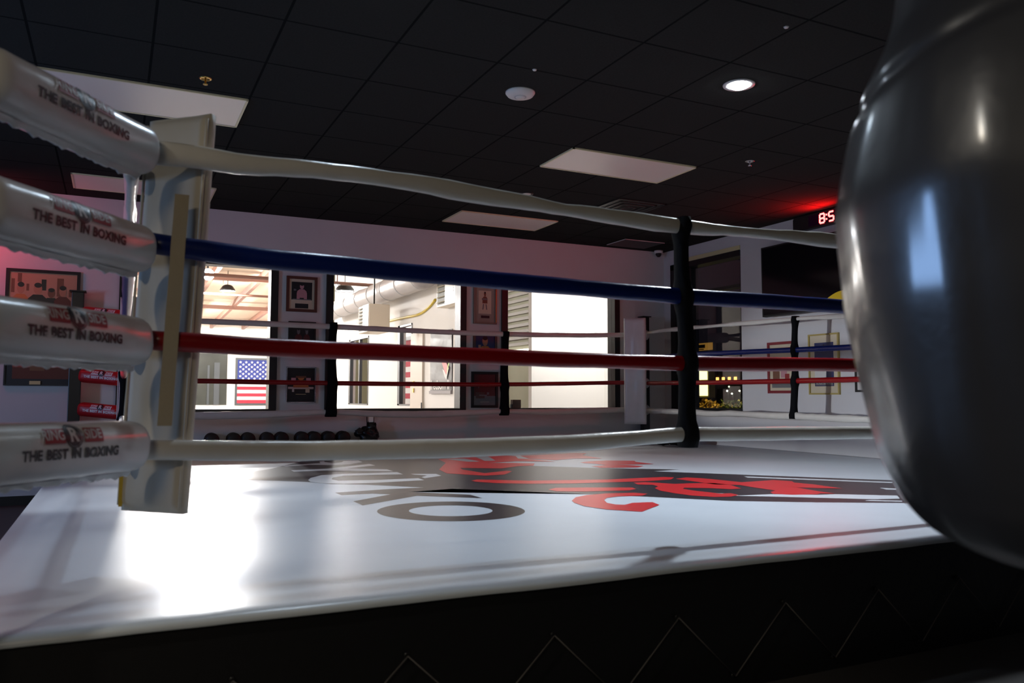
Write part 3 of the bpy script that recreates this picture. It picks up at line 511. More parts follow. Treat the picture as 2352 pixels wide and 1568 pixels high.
for k,(z,m,lab,w_) in enumerate([(1.325,m_rope_w,'white topmost rope seen end on behind the near corner cushion',0.014),(1.03,m_rope_b,'blue rope seen end on behind the near corner cushion',0.003),(0.735,m_rope_r,'red rope seen end on behind the near corner cushion',0.003),(0.405,m_rope_w,'white lowest rope seen end on behind the near corner cushion',0.006)]):
    rope2(lab,[(0.03,2.86,z),(0.045,4.5,z-0.012),(0.06,6.6,z-0.014),(0.07,8.50,z)],(0.022,0.034),m,gL,w_,20+k,step=0.04,wf=10)
# vertical rope spacers
m_strapb=mat('black_strap',(0.004,0.004,0.005),0.9,spec=0.12,bump=0.3,bscale=20)
def spacer(x,y,z0,z1,hw,hd,lab,rz,lean=(0,0),ax='x',seed=0):
    mb=MB(); n=26; pts=[];rd=[]
    for i in range(n+1):
        t=i/n; z=z0+(z1-z0)*t
        b=sum(math.exp(-((z-q)/0.045)**2) for q in rz)
        wob=0.006*math.sin(z*9+seed)
        pts.append((x+lean[0]*(1-t)+(wob if ax=='x' else 0),y+lean[1]*(1-t)+(wob if ax=='y' else 0),z))
        wv=hw*(1.18-0.42*t+0.12*b+0.06*noise.noise(Vector((z*9,seed,0)))); dv=hd*(0.75+0.55*b)
        rd.append((dv,wv) if ax=='y' else (wv,dv))
    vs=[];m_=12
    for p,(ra,rb) in zip(pts,rd):
        for k in range(m_):
            th=2*math.pi*k/m_; cx=abs(math.cos(th))**0.6*math.copysign(1,math.cos(th)); sx=abs(math.sin(th))**0.6*math.copysign(1,math.sin(th))
            vs.append((p[0]+ra*cx,p[1]+rb*sx,p[2]))
    L_=len(pts); fs=[(i*m_+k,i*m_+(k+1)%m_,(i+1)*m_+(k+1)%m_,(i+1)*m_+k) for i in range(L_-1) for k in range(m_)]+[tuple(range(m_-1,-1,-1)),tuple(range((L_-1)*m_,L_*m_))]
    mb.add(vs,fs,0,True)
    return tag(mb.build('rope_spacer',m_strapb),lab,'rope spacer','black vertical rope spacers')
spacer(2.125,Y,0.365,1.325,0.028,0.045,'thick black strap tying the four near ropes together',(1.29,0.994,0.713,0.418),(0.03,0),seed=1)
spacer(2.06,YF,0.35,1.345,0.050,0.040,'black strap on the far ropes between the left and middle window',(1.3,1.0,0.70,0.40),seed=2)
spacer(4.08,YF,0.35,1.325,0.046,0.040,'black strap on the far ropes between the middle window and the blank white one',(1.3,1.0,0.70,0.40),(-0.01,0),seed=3)
spacer(XR,6.0,0.36,1.37,0.03,0.036,'slim black strap on the ropes in front of the two wall posters',(1.34,1.04,0.73,0.386),(0,0.04),ax='y',seed=4)
spacer(0.06,6.55,0.36,1.33,0.03,0.030,'dark strap on the ropes running away from the near corner, half hidden',(1.31,1.01,0.72,0.39),ax='y',seed=5)
# ------------------------------------------------------------------ corner cushions
def cushion(c,ang,w_,th,z0,z1,lab,front_m,back_m,lean=(0,0)):
    """upholstered slab: ang = direction of its inner face"""
    nrm=Vector((math.cos(ang),math.sin(ang),0)); a=Vector((-nrm.y,nrm.x,0)); c=Vector((c[0],c[1],0))
    t=thing('corner_cushion',lab,'ring corner cushion',(c.x,c.y,z0),'tall white corner cushions')
    mb=MB(); NU,NZ=14,40; vs=[]
    def P(u,z,s):
        e=min(1,(1-abs(u))/0.18); ez=min(1,min(z-z0,z1-z)/0.04); k=math.sqrt(max(0,1-(1-e)**2))*math.sqrt(max(0,1-(1-ez)**2))
        wr=0.003*noise.noise(Vector((u*3+c.x,z*7,s)))+0.004*noise.noise(Vector((u*1.3,z*2.5,s+c.y)))
        return c+a*(u*w_/2)+nrm*(s*(th*0.2+th*0.3*k)+wr)+Vector((lean[0],lean[1],0))*((z1-z)/(z1-z0))+Vector((0,0,z))
    for s in (-1,1):
        for i in range(NZ+1):
            z=z0+(z1-z0)*i/NZ
            for j in range(NU+1): vs.append(P(-1+2*j/NU,z,s))
    W_=NU+1; S=W_*(NZ+1); fs=[];mi=[]
    for s in (0,1):
        for i in range(NZ):
            for j in range(NU): fs.append((s*S+i*W_+j,s*S+i*W_+j+1,s*S+(i+1)*W_+j+1,s*S+(i+1)*W_+j))
    fb=fs[:NU*NZ]; ff=fs[NU*NZ:]; sd=[]
    for i in range(NZ):
        for j in (0,NU): sd.append((i*W_+j,(i+1)*W_+j,S+(i+1)*W_+j,S+i*W_+j))
    for j in range(NU):
        for i in (0,NZ): sd.append((i*W_+j,i*W_+j+1,S+i*W_+j+1,S+i*W_+j))
    mb.add(vs,fb,0,True); b=len(mb.v)-len(vs)
    mb.f+=[tuple(q+b for q in f) for f in ff+sd]; mb.m+=[1]*len(ff)+[0]*len(sd); mb.sm+=[True]*(len(ff)+len(sd))
    mb.build('cushion_body',[back_m,front_m],t)
    for s in (-1,1):
        pth=[c+a*(s*w_*0.485)+nrm*(-0.42*th)+Vector((lean[0],lean[1],0))*(1-i/20)+Vector((0,0,z0+0.02+(z1-z0-0.04)*i/20)) for i in range(21)]
        MB().tube(pth,0.0045,8,wob=0.001).build('piping',back_m,t)
    return t,c,nrm,a
t,c,nrm,a=cushion((0.178,2.890),math.radians(45),0.25,0.06,0.20,1.495,'tall cream backed cushion hanging at the near ring corner, seen from behind',m_white_vinyl,m_pad_back,(-0.05,0.0))
# webbing strap down the back of the near cushion, passing over the coloured ropes
mb=MB(); sp_=[]
for i in range(31):
    z=1.20-0.72*i/30; xx=0.172-0.030*i/30
    sp_.append((xx,2.722-0.006*math.sin(i*0.7),z))
vs=[];
for (x,y,z) in sp_:
    for dx,dy in ((-0.021,0),(0.021,-0.0),(0.021,-0.004),(-0.021,-0.004)): vs.append((x+dx,y+dy,z))
fs=[(i*4+k,i*4+(k+1)%4,(i+1)*4+(k+1)%4,(i+1)*4+k) for i in range(30) for k in range(4)]+[(3,2,1,0),(120,121,122,123)]
mb.add(vs,fs,0); mb.build('back_strap',m_strap,t)
MB().box(0.024,2.945,0.215,0.036,2.955,0.33).build('yellow_foam_edge',mat('yellow_foam',(0.55,0.36,0.03),0.8),t)
cushion((5.79,8.43),math.radians(225),0.27,0.06,0.235,1.545,'white cushion at the far ring corner beside the blank white window',m_white_vinyl,m_white_vinyl)
cushion((0.135,8.47),math.radians(-45),0.25,0.06,0.23,1.50,'pale cushion edge at the corner with the red pads, mostly hidden',m_white_vinyl,m_white_vinyl)
# ------------------------------------------------------------------ turnbuckle pads with printing
def tpad(A,B,r,m,lab,grp,logo=None,seed=0,flap=True,s0=0.0):
    A,B=Vector(A),Vector(B); d=(B-A); Ln=d.length; d=d/Ln; up_=Vector((0,0,1)); nrm=d.cross(up_).normalized()
    if nrm.dot(-A)<0: nrm=-nrm
    upv=(up_-d*up_.dot(d)).normalized(); mid=(A+B)/2
    def sec(phi,k=1.0):
        ca,sa=math.cos(phi),math.sin(phi); e=2.7
        q=(abs(ca)**e+abs(sa)**e)**(-1/e); return r*q*k*0.97
    def pt(s,phi,off=0.0):
        e=min(s,Ln-s)/(r*0.55); k=math.sqrt(max(0.0,1-(1-min(1,e))**2)) if e<1 else 1.0; k=0.62+0.38*k
        wr=0.0022*noise.noise(Vector((s*9,phi*1.5,seed)))
        q=sec(phi,k)+wr+off; return A+d*s+nrm*(q*math.cos(phi))+upv*(q*math.sin(phi))
    t=thing('turnbuckle_pad',lab,'ring corner pad',(mid.x,mid.y,mid.z-r),grp)
    N,K=44,32; vs=[]; ss=[0.0,0.004,0.010,0.02,0.03]+[0.04+(Ln-0.08)*i/(N-10) for i in range(N-9)]+[Ln-0.03,Ln-0.02,Ln-0.01,Ln-0.004,Ln]
    for s in ss:
        for k in range(K): vs.append(pt(s,2*math.pi*k/K))
    L_=len(ss); fs=[(i*K+k,i*K+(k+1)%K,(i+1)*K+(k+1)%K,(i+1)*K+k) for i in range(L_-1) for k in range(K)]+[tuple(range(K-1,-1,-1)),tuple(range((L_-1)*K,L_*K))]
    MB().add(vs,fs,0,True).build('pad_cover',m,t)
    if flap:
        mb=MB(); n=40; pv=[]
        for i in range(n+1):
            s=0.03+(Ln-0.06)*i/n; w1=0.006*math.sin(i*0.8+seed)+0.004*math.sin(i*1.9)
            for (ph,o) in ((-1.30,0.001),(-1.42+w1*3,0.010+abs(w1)),(-1.50+w1*3,0.012+abs(w1)),(-1.55,0.001)): pv.append(pt(s,ph,o))
        mb.add(pv,[(i*4+k,i*4+k+1,(i+1)*4+k+1,(i+1)*4+k) for i in range(n) for k in range(3)],0,True); mb.build('closing_flap',m,t)
    if logo:
        cs,scl,ink,box_m,hi=logo   # centre along the pad, scale, text ink, box colour, letter colour
        side=Vector((0,0,1)).cross(nrm)   # reading direction for a viewer facing the pad
        sgn=1 if side.dot(d)>0 else -1
        f=lambda u,v,l: pt(cs+sgn*u,v/r,0.0016+l)
        v1,f1=flat_text('THE BEST IN BOXING',0.0335*scl,0,-0.006*scl,bold=0.0015*scl,space=1.08)
        # small slab serifs under and over each letter row
        decal([(v1,f1,0,0)],f,'printed_slogan',[ink],t)
        y0=0.040*scl; sh=[]
        for s_ in (-1,1):
            v,f_=rect(-0.036*scl+s_*0.070*scl,y0-0.019*scl,0.036*scl+s_*0.070*scl,y0+0.019*scl,0.15); sh.append((v,f_,0,0.0))
        v,f_=ring(0,y0,0.029*scl,0.0325*scl); sh.append((v,f_,1,0.0008))
        v,f_=disc(0,y0,0.0275*scl,ry=0.0275*scl); sh.append((v,f_,1,0.0004))
        for s_,tx in ((-1,'RING'),(1,'SIDE')):
            v,f_=flat_text(tx,0.034*scl,s_*0.071*scl,y0,bold=0.0006*scl,shear=0.15); sh.append((v,f_,2,0.0008))
        v,f_=flat_text('R',0.050*scl,0.0,y0,bold=0.0016*scl); sh.append((v,f_,3,0.0010))
        decal(sh,f,'printed_emblem',[box_m,m_ink if ink is m_ink else m_ink,hi[0],hi[1]],t)
    return t
gW='near white corner pads'; gRd='red corner pads of the far left corner'
m_wi=mat('pale_ink',(0.58,0.56,0.55),0.5)
labsN=['highest of the four near white pads, rising steeply to the top edge','second white corner pad from the top, in front of the pink wall','third white corner pad from the top, covering the group photo','lowest white corner pad, just above the blue tinted canvas edge']
for k,z in enumerate((1.318,1.025,0.735,0.412)):
    zz=(1.318,1.015,0.735,0.422)[k]
    tpad((0.055,2.735,zz),(-0.318,2.200,zz+(0,0.0,0.0,0.012)[k]),0.077,m_white_vinyl,labsN[k],gW,(0.355,1.04,m_ink,m_redink,(m_wi,m_wi)),seed=k*3.7)
labsL=['topmost red corner pad, its upper edge just clear of the third white pad','red corner pad mostly hidden behind the third white pad','upper of the two fully visible red corner pads','lowest red corner pad, just over the lowest white pad']
for k,z in enumerate((1.33,1.03,0.742,0.425)):
    tpad((0.06,8.565,z-0.02),(-0.285,8.735,z+0.015),0.068,m_red,labsL[k],gRd,(0.165,0.92,m_whiteink,m_whiteink,(m_red,m_whiteink)),seed=9+k,flap=False)
labsF=['topmost white pad stub behind the far corner cushion','white pad stub behind the far cushion, level with the blue rope','white pad stub behind the far cushion, level with the thin red rope','lowest white pad stub behind the far corner cushion']
for k,z in enumerate((1.36,1.045,0.745,0.405)):
    tpad((5.95,8.52,z),(6.13,8.71,z),0.07,m_white_vinyl,labsF[k],'white pads behind the far corner cushion',seed=20+k,flap=False)
# ------------------------------------------------------------------ dumbbells on a rack between the ring and the back wall
t=thing('dumbbell_rack','low black rack holding a row of dumbbells behind the far ropes','rack',(1.73,8.77,FLOOR))
for y in (8.70,8.84): MB().box(0.72,y-0.012,0.035,2.74,y+0.012,0.055).build('rail',m_post,t)
for x in (0.74,2.72): MB().box(x-0.02,8.69,FLOOR,x+0.02,8.85,0.035).build('leg',m_post,t)
def dumbbell():
    t=thing('dumbbell','black round headed dumbbell on the rack behind the far ropes','dumbbell',(0,8.77,0.055),'row of black dumbbells')
    for y in (8.69,8.79): MB().lathe([(0.05,0),(0.068,0.012),(0.070,0.03),(0.068,0.048),(0.05,0.06)],(0,y,0.125),28,axis='y').build('head',mat('black_rubber',(0.010,0.008,0.008),0.5),t)
    MB().lathe([(0.015,0),(0.015,0.045)],(0,8.748,0.125),12,axis='y').build('handle',m_chrome,t)
    return t
DL=['closest to the near corner cushion','second from the near corner cushion','third from the near corner cushion','fourth from the near corner cushion','the middle one','fourth from the shiny black bag','third from the shiny black bag','second from the shiny black bag','the one touching the shiny black bag']
d0=dumbbell(); first=True
for x in (0.90,1.11,1.25,1.44,1.585,1.795,1.922,2.075,2.235):
    if first: r_=d0; first=False
    else:
        r_=d0.copy(); C.objects.link(r_)
        for ch in d0.children:
            c_=ch.copy(); C.objects.link(c_); c_.parent=r_
    r_.location.x=x; r_['label']='black round headed dumbbell, '+DL.pop(0)+' of the row'
t=thing('gym_bag','lumpy shiny black bag with a white tag at the end of the dumbbell row','bag',(2.52,8.77,0.055))
mb=MB(); mb.ball((2.52,8.77,0.145),0.10,wob=0.35,seed=3,sq=(1.1,0.8,0.9),n=28,m=18).ball((2.43,8.765,0.17),0.06,wob=0.4,seed=5,sq=(1.1,0.8,0.8),n=22,m=14).ball((2.55,8.77,0.22),0.075,wob=0.4,seed=8,sq=(0.8,0.7,1.1),n=22,m=14)
mb.build('bag_body',mat('shiny_black_nylon',(0.008,0.008,0.009),0.22,bump=0.5,bscale=30),t,recalc=False)
MB().tube([(2.50,8.76,0.24),(2.495,8.755,0.33),(2.50,8.77,0.38),(2.56,8.78,0.39),(2.575,8.77,0.33),(2.57,8.76,0.26)],(0.010,0.006),8).build('handle',m_ink,t)
MB().box(2.512,8.735,0.285,2.562,8.740,0.345).build('tag',m_whiteink,t)
o=MB().ball((5.93,7.75,0.062),0.085,wob=0.5,seed=2,sq=(1.5,1,0.62),n=26,m=16).ball((5.78,7.83,0.050),0.065,wob=0.4,seed=6,sq=(1.3,1,0.6),n=22,m=14).build('dark_bundle',m_strapb,recalc=False)
tag(o,'small dark bundle lying on the canvas at the foot of the thick black strap','bundle'); 
# ------------------------------------------------------------------ hanging bag close to the camera
BC=(1.243,0.6745)
prof=[(0.0,0.331),(0.035,0.331),(0.099,0.336),(0.155,0.350),(0.195,0.368),(0.221,0.386),(0.248,0.417),(0.262,0.443),(0.277,0.476),(0.290,0.516),(0.303,0.583),(0.315,0.650),(0.324,0.705),(0.329,0.760),(0.334,0.815),(0.335,0.857),(0.327,0.906),(0.313,0.975),(0.2985,1.025),(0.2935,1.041),(0.287,1.058),(0.271,1.092),(0.259,1.119),(0.248,1.160),(0.242,1.202),(0.236,1.244),(0.231,1.286),(0.225,1.36),(0.21,1.43),(0.17,1.46),(0.0,1.465)]
t=thing('heavy_bag','large blurred black leather heavy bag hanging close by at the right edge','punching bag',(BC[0],BC[1],0.33))
P=[Vector((r,0,z)) for r,z in prof]; Q=spline(P,4); n=110; vs=[]
for q in Q:
    for k in range(n):
        th=2*math.pi*k/n; d=Vector((math.cos(th),math.sin(th),0)); r=max(0,q.x)
        f=min(1,r/0.12)
        w1=noise.noise(Vector((d.x*2.2,d.y*2.2,q.z*2.0)))*0.006+noise.noise(Vector((d.x*5+4,d.y*5,q.z*4)))*0.004
        w1+=-0.006*math.exp(-((q.z-1.045-0.03*math.sin(th*2))/0.014)**2)+0.003*noise.noise(Vector((d.x*9,d.y*9,q.z*3+7)))
        vs.append((BC[0]+d.x*(r+w1*f),BC[1]+d.y*(r+w1*f),q.z))
L_=len(Q); fs=[(i*n+k,i*n+(k+1)%n,(i+1)*n+(k+1)%n,(i+1)*n+k) for i in range(L_-1) for k in range(n)]
MB().add(vs,fs,0,True).build('bag_body',mat('black_leather',(0.035,0.035,0.038),0.36,nscale=3,namt=0.35,bump=0.06,bscale=60,coat=0.6),t)
MB().lathe([(0.205,1.425),(0.228,1.425),(0.229,1.46),(0.205,1.462)],(BC[0],BC[1],0),48).build('top_band',m_ink,t)
for k in range(4):
    th=math.pi/4+math.pi/2*k
    MB().tube([(BC[0]+0.20*math.cos(th),BC[1]+0.20*math.sin(th),1.44),(BC[0]+0.012*math.cos(th),BC[1]+0.012*math.sin(th),1.93)],(0.016,0.004),8).build('strap',m_ink,t)
mb=MB(); z=1.93
i=0
while z<CEIL-0.03:
    ph=[(BC[0]+(0.012*math.cos(a_) if i%2 else 0),BC[1]+(0 if i%2 else 0.012*math.cos(a_)),z+0.024+0.024*math.sin(a_)) for a_ in [2*math.pi*q/12 for q in range(13)]]
    mb.tube(ph,0.004,6,caps=False); z+=0.038; i+=1
mb.build('chain',m_chrome,t,recalc=False)
MB().box(BC[0]-0.06,BC[1]-0.06,CEIL-0.02,BC[0]+0.06,BC[1]+0.06,CEIL).build('ceiling_mount',m_post,t)
# ------------------------------------------------------------------ bright warehouse behind the back wall
m_ww=mat('warehouse_white_wall',(0.82,0.80,0.77),0.7); m_conc=mat('concrete_floor',(0.45,0.43,0.40),0.5,nscale=3,namt=0.1)
m_ins=mat('cream_roof_insulation',(0.80,0.66,0.52),0.7,nscale=2,namt=0.05); m_steel=mat('red_brown_steel',(0.30,0.15,0.11),0.5)
WX0,WX1,WYF=-7.0,6.72,30.0
struct(MB().box(WX0,YB,FLOOR-0.1,WX1,WYF,FLOOR).build('floor_warehouse',m_conc))
def rz(y): return 3.62-(y-9.0)*0.0285
mb=MB(); mb.add([(WX0,YB,rz(YB)),(WX1,YB,rz(YB)),(WX1,WYF,rz(WYF)),(WX0,WYF,rz(WYF)),(WX0,YB,rz(YB)+.1),(WX1,YB,rz(YB)+.1),(WX1,WYF,rz(WYF)+.1),(WX0,WYF,rz(WYF)+.1)],[(0,1,2,3),(7,6,5,4),(0,4,5,1),(1,5,6,2),(2,6,7,3),(3,7,4,0)])
struct(mb.build('ceiling_warehouse',m_ins))
struct(MB().box(WX0,YB,CEIL+0.08,WX1,YB+0.05,rz(YB)).box(WX0,YB,FLOOR,RX0-0.1,YB+0.05,CEIL+0.08).build('wall_warehouse_near',m_ww,recalc=False))
struct(MB().box(WX0-0.1,YB,FLOOR,WX0,WYF,3.9).build('wall_warehouse_left',m_ww))
struct(MB().box(WX1,YB,FLOOR,WX1+0.1,WYF,3.9).build('wall_warehouse_right',m_ww))
struct(MB().box(WX0,WYF,FLOOR,WX1,WYF+0.1,3.9).build('wall_warehouse_far',m_ww))
t=thing('roof_frame','red brown steel roof purlins and cross beams under the cream warehouse roof','roof beams',(2,19,2.9))
x=WX0+0.5
while x<WX1:
    mb=MB(); pts=[(x,YB+0.1,rz(YB)-0.12),(x,WYF-0.05,rz(WYF)-0.12)]
    mb.prism([(x-0.045,YB+0.1,rz(YB)-0.15),(x+0.045,YB+0.1,rz(YB)-0.15),(x+0.045,YB+0.1,rz(YB)),(x-0.045,YB+0.1,rz(YB))],(0,WYF-YB-0.2,rz(WYF)-rz(YB))); mb.build('purlin',m_steel,t); x+=1.05
for y in (14.0,19.0,24.0,28.0): MB().box(WX0,y-0.06,rz(y)-0.22,WX1,y+0.06,rz(y)-0.12).build('cross_beam',m_steel,t)
for (y,z,lab) in ((13.0,2.40,'lower red brown sprinkler pipe crossing the middle warehouse bay'),(19.5,2.88,'red brown sprinkler pipe further back under the warehouse roof')):
    t=thing('sprinkler_pipe',lab,'pipe',(0,y,z),'warehouse sprinkler pipes')
    MB().tube([(WX0+0.1,y,z),(3.8,y,z-0.02)],0.028,10).build('pipe',m_steel,t)
    for k in range(10): MB().tube([(-6+1.02*k,y,z-0.02),(-6+1.02*k,y,rz(y)-0.01)],0.010,6).build('hanger',m_steel,t)
BL=['round high bay lamp glowing under the roof in the middle window','high bay lamp left of the windows, hidden by the corner pads','black high bay lamp hanging lowest in the left window','high bay lamp beyond the end of the white partition','high bay lamp deep in the warehouse, far to the left','high bay lamp over the big framed flag','high bay lamp in the far corner past the partition','high bay lamp close to the far left warehouse wall']
for k,(x,y,z,e) in enumerate(BAYS):
    lab=BL[k]
    t=thing('high_bay_lamp',lab,'lamp',(x,y,z),'warehouse high bay lamps')
    MB().lathe([(0.05,0.12),(0.10,0.10),(0.16,0.02),(0.17,-0.02),(0.165,-0.02),(0.15,0.01),(0.04,0.03)],(x,y,z),28).build('reflector',m_post,t)
    MB().lathe([(0.0,-0.018),(0.10,-0.016),(0.15,-0.008),(0.15,0.0)],(x,y,z),28).build('lens',emat('lamp_lens',(1,0.97,0.93),25),t)
    MB().tube([(x,y,z+0.11),(x,y,rz(y)-0.005)],0.008,6).build('stem',m_post,t)
t=thing('flood_lamp','blazing white lamp at the upper left corner of the left window','lamp',(1.69,18.05,3.0))
MB().lathe([(0.05,0.14),(0.10,0.10),(0.13,0.02),(0.13,0.0),(0.11,0.03),(0.03,0.06)],(1.69,18.0,3.085),24,axis='y').build('reflector',m_grey,t)
MB().lathe([(0.0,-0.012),(0.08,-0.008),(0.105,0.0),(0.105,0.02)],(1.69,18.0,3.085),24,axis='y').build('lens',emat('flood_lens',(0.93,0.97,1),120),t)
MB().box(1.67,18.10,3.1,1.71,18.14,rz(18.14)-0.005).build('bracket',m_post,t)
# partition with two windows and a door
PX=3.85; th=0.12; YE=15.9; ops=[(13.46,14.72,0.415,1.585),(11.22,11.86,0.43,1.625)]
mb=MB(); ys=sorted([YB]+[v for o_ in ops for v in o_[:2]]+[YE])
for i in range(0,len(ys),2): mb.box(PX,ys[i],FLOOR,PX+th,ys[i+1],rz(YB)-0.6 if False else 3.30)
for (a,b,c,d) in ops: mb.box(PX,a,FLOOR,PX+th,b,c); mb.box(PX,a,d,PX+th,b,3.30)
struct(mb.build('wall_warehouse_partition',m_ww,recalc=False))
m_gf=mat('dark_grey_window_frame',(0.06,0.07,0.08),0.4)
for i,(a,b,c,d) in enumerate(ops):
    mb=MB(); f=0.06; mb.box(PX-0.01,a,c,PX+0.05,b,c+0.02); mb.box(PX-0.01,a,d-0.03,PX+0.05,b,d); mb.box(PX-0.01,b-f*1.6,c,PX+0.05,b,d); mb.box(PX-0.01,a,c,PX+0.05,a+0.02,d)
    if i==0: mb.box(PX,(a+b)/2-0.06,c,PX+0.05,(a+b)/2,d)
    o=struct(mb.build('window_%d'%(5+i),m_gf,recalc=False))
m_fr=mat('flag_red',(0.50,0.02,0.05),0.6); m_fw=mat('flag_white',(0.82,0.80,0.78),0.6); m_fb=mat('flag_blue',(0.02,0.04,0.25),0.6)
def flag(fn,W_,H_,lab,loc):
    """fn(u, v, lift) places the flag; u to the fly, v up"""
    t=thing('framed_flag',lab,'flag',loc,'framed United States flags in the warehouse')
    mb=MB(); s=H_/13
    for k in range(13):
        u0=0 if k<6 else 0
        mb.add([fn(a,b,0) for a,b in ((u0,k*s),(W_,k*s),(W_,(k+1)*s),(u0,(k+1)*s))],[(0,1,2,3)],0 if k%2==0 else 1)
    mb.build('stripes',[m_fr,m_fw],t,recalc=False)
    mb=MB(); cw=W_*0.4; mb.add([fn(a,b,0.004) for a,b in ((0,6*s),(cw,6*s),(cw,H_),(0,H_))],[(0,1,2,3)],0); mb.build('canton',m_fb,t,recalc=False)
    mb=MB(); sr=0.0308*H_*1.15
    for r_ in range(9):
        for c_ in range(11):
            if (r_+c_)%2: continue
            cx=cw*(c_+1)/12; cy=6*s+7*s*(r_+1)/10
            mb.add([fn(cx+(sr if q%2==0 else sr*0.4)*math.sin(math.pi*q/5),cy+(sr if q%2==0 else sr*0.4)*math.cos(math.pi*q/5),0.007) for q in range(10)],[tuple(range(10))],0)
    mb.build('stars',m_fw,t,recalc=False)
    mb=MB(); f=0.07
    for (a,b,c_,d) in ((-f,-f,W_+f,0),(-f,H_,W_+f,H_+f),(-f,0,0,H_),(W_,0,W_+f,H_)):
        v=[fn(q[0],q[1],l) for l in (-0.012,0.02) for q in ((a,b),(c_,b),(c_,d),(a,d))]
        mb.add(v,[(3,2,1,0),(4,5,6,7),(0,1,5,4),(1,2,6,5),(2,3,7,6),(3,0,4,7)])
    mb.build('frame',m_gf,t,recalc=False)
    return t
def legs(t,x,ys,z):
    for y in ys: MB().box(x-0.012,y-0.03,FLOOR,x+0.02,y+0.03,z).build('stand_leg',m_gf,t)
flag(lambda u,v,l:(3.87+u,WYF-0.03-l,0.29+v),2.9,1.52,'large framed United States flag on the far wall seen through the left window',(5.3,WYF-0.03,0.29))
t=flag(lambda u,v,l:(4.75-l,15.4-u,0.33+v),2.3,1.24,'striped end of a flag showing through the wider partition window',(4.75,14.2,0.33)); legs(t,4.75,(13.4,15.0),0.30)
t=flag(lambda u,v,l:(4.30-l,12.00-u,0.40+v),1.1,1.05,'starry end of a flag showing through the narrow partition window',(4.30,11.5,0.40)); legs(t,4.30,(11.1,11.8),0.36)
t=thing('partition_door','pale beige door in the warehouse partition with a brass latch','door',(PX-0.03,10.95,FLOOR))
MB().box(PX-0.03,10.70,FLOOR,PX,11.20,1.46).build('door_leaf',mat('pale_beige_door',(0.66,0.58,0.50),0.5),t)
for z in (0.72,0.62): MB().box(PX-0.045,11.02,z,PX-0.03,11.06,z+0.06).build('latch',m_gold,t)
for z in (1.15,0.4): MB().box(PX-0.04,10.69,z,PX-0.03,10.72,z+0.08).build('hinge',m_post,t)
t=thing('vinyl_banner','grey vinyl banner with a pink and white emblem hanging on the partition','banner',(PX-0.02,10.03,0.635))
m_ban=mat('grey_vinyl',(0.10,0.10,0.105),0.35,bump=0.6,bscale=5)
mb=MB(); NU,NV=16,16; vs=[]
for i in range(NV+1):
    for j in range(NU+1):
        u=j/NU; v=i/NV; vs.append((PX-0.012-0.012*abs(noise.noise(Vector((u*3,v*3,1)))),9.64+0.78*u,0.635+0.79*v))
vs+= [(PX-0.004,y,z) for (x,y,z) in vs]; n_=(NU+1)*(NV+1)
fs=[(i*(NU+1)+j,i*(NU+1)+j+1,(i+1)*(NU+1)+j+1,(i+1)*(NU+1)+j) for i in range(NV) for j in range(NU)]; fs+=[tuple(q+n_ for q in f) for f in fs]
mb.add(vs,fs,0,True).build('banner_sheet',m_ban,t,recalc=False)
bf=lambda u,v,l:(PX-0.026-l,10.03-u,1.0+v)
sh=[]
v=[(0.02,0.22),(0.20,0.05),(0.30,-0.08),(0.24,-0.16),(0.16,-0.10),(0.06,0.02),(-0.10,0.22)]; sh.append((v,[tuple(range(7))],0,0))
v=[(0.24,-0.16),(0.30,-0.08),(0.34,0.0),(0.36,0.14),(0.33,0.14),(0.30,0.0)]; sh.append((v,[tuple(range(6))],2,0.001))
v=[(0.10,-0.08),(0.16,-0.10),(0.24,-0.16),(0.30,-0.08),(0.33,-0.06),(0.24,-0.22),(0.18,-0.18)]; sh.append((v,[tuple(range(7))],1,0.002))
v,f=flat_text('fredsom II',0.17,-0.0,-0.29,bold=0.002); sh.append((v,f,1,0.001))
decal(sh,bf,'banner_print',[mat('banner_pink',(0.75,0.2,0.2),0.5),m_fw,mat('banner_green',(0.5,0.75,0.15),0.5)],t,step=0)
MB().box(PX-0.03,9.64,0.60,PX-0.002,10.42,0.64).build('hem',mat('grey_hem',(0.25,0.22,0.23),0.5),t)
def heater(x0,y0,z0,x1,y1,z1,lab):
    t=thing('unit_heater',lab,'heater',((x0+x1)/2,(y0+y1)/2,z0),'warehouse unit heaters')
    MB().box(x0,y0,z0,x1,y1,z1).build('casing',mat('cream_enamel',(0.80,0.70,0.56),0.4),t,bevel=0.01)
    ym=y0+(y1-y0)*0.55
    MB().box(x0-0.008,y0+0.01,z0+0.005,x0,ym,z1-0.005).build('front_panel',mat('white_enamel',(0.82,0.81,0.78),0.4),t)
    MB().box(x0-0.004,ym,z0+0.03,x0,y1-0.03,z1-0.03).build('grille_backing',mat('grille_grey',(0.10,0.10,0.07),0.6),t)
    mb=MB()
    for k in range(7):
        z=z0+0.05+(z1-z0-0.10)*k/6; mb.add([(x0-0.018,ym+0.005,z),(x0-0.018,y1-0.035,z),(x0-0.002,y1-0.035,z+0.02),(x0-0.002,ym+0.005,z+0.02)],[(0,1,2,3)])
    mb.build('louvre',mat('louvre_tan',(0.45,0.40,0.30),0.5),t)
    v,f=flat_text('REZNOR',0.058,0,0,space=1.1)
    decal([(v,f,0,0)],lambda u,v_,l:(x0-0.010,y0+0.075+v_,(z0+z1)/2+0.02+u),'brand_lettering',[m_ink],t,step=0)
    MB().tube([((x0+x1)/2,(y0+y1)/2,z1),((x0+x1)/2,(y0+y1)/2,rz((y0+y1)/2)+0.01)],0.012,6).build('hanger',m_post,t)
heater(3.285,11.5,1.50,3.60,12.07,1.905,'cream box heater hanging in the middle window, with vertical black lettering')
heater(3.70,9.16,1.70,3.852,9.84,2.20,'white box heater close to the glass at the right of the middle window')
t=thing('air_duct','round silver air duct running along the top of the partition','duct',(3.6,12.3,1.97))
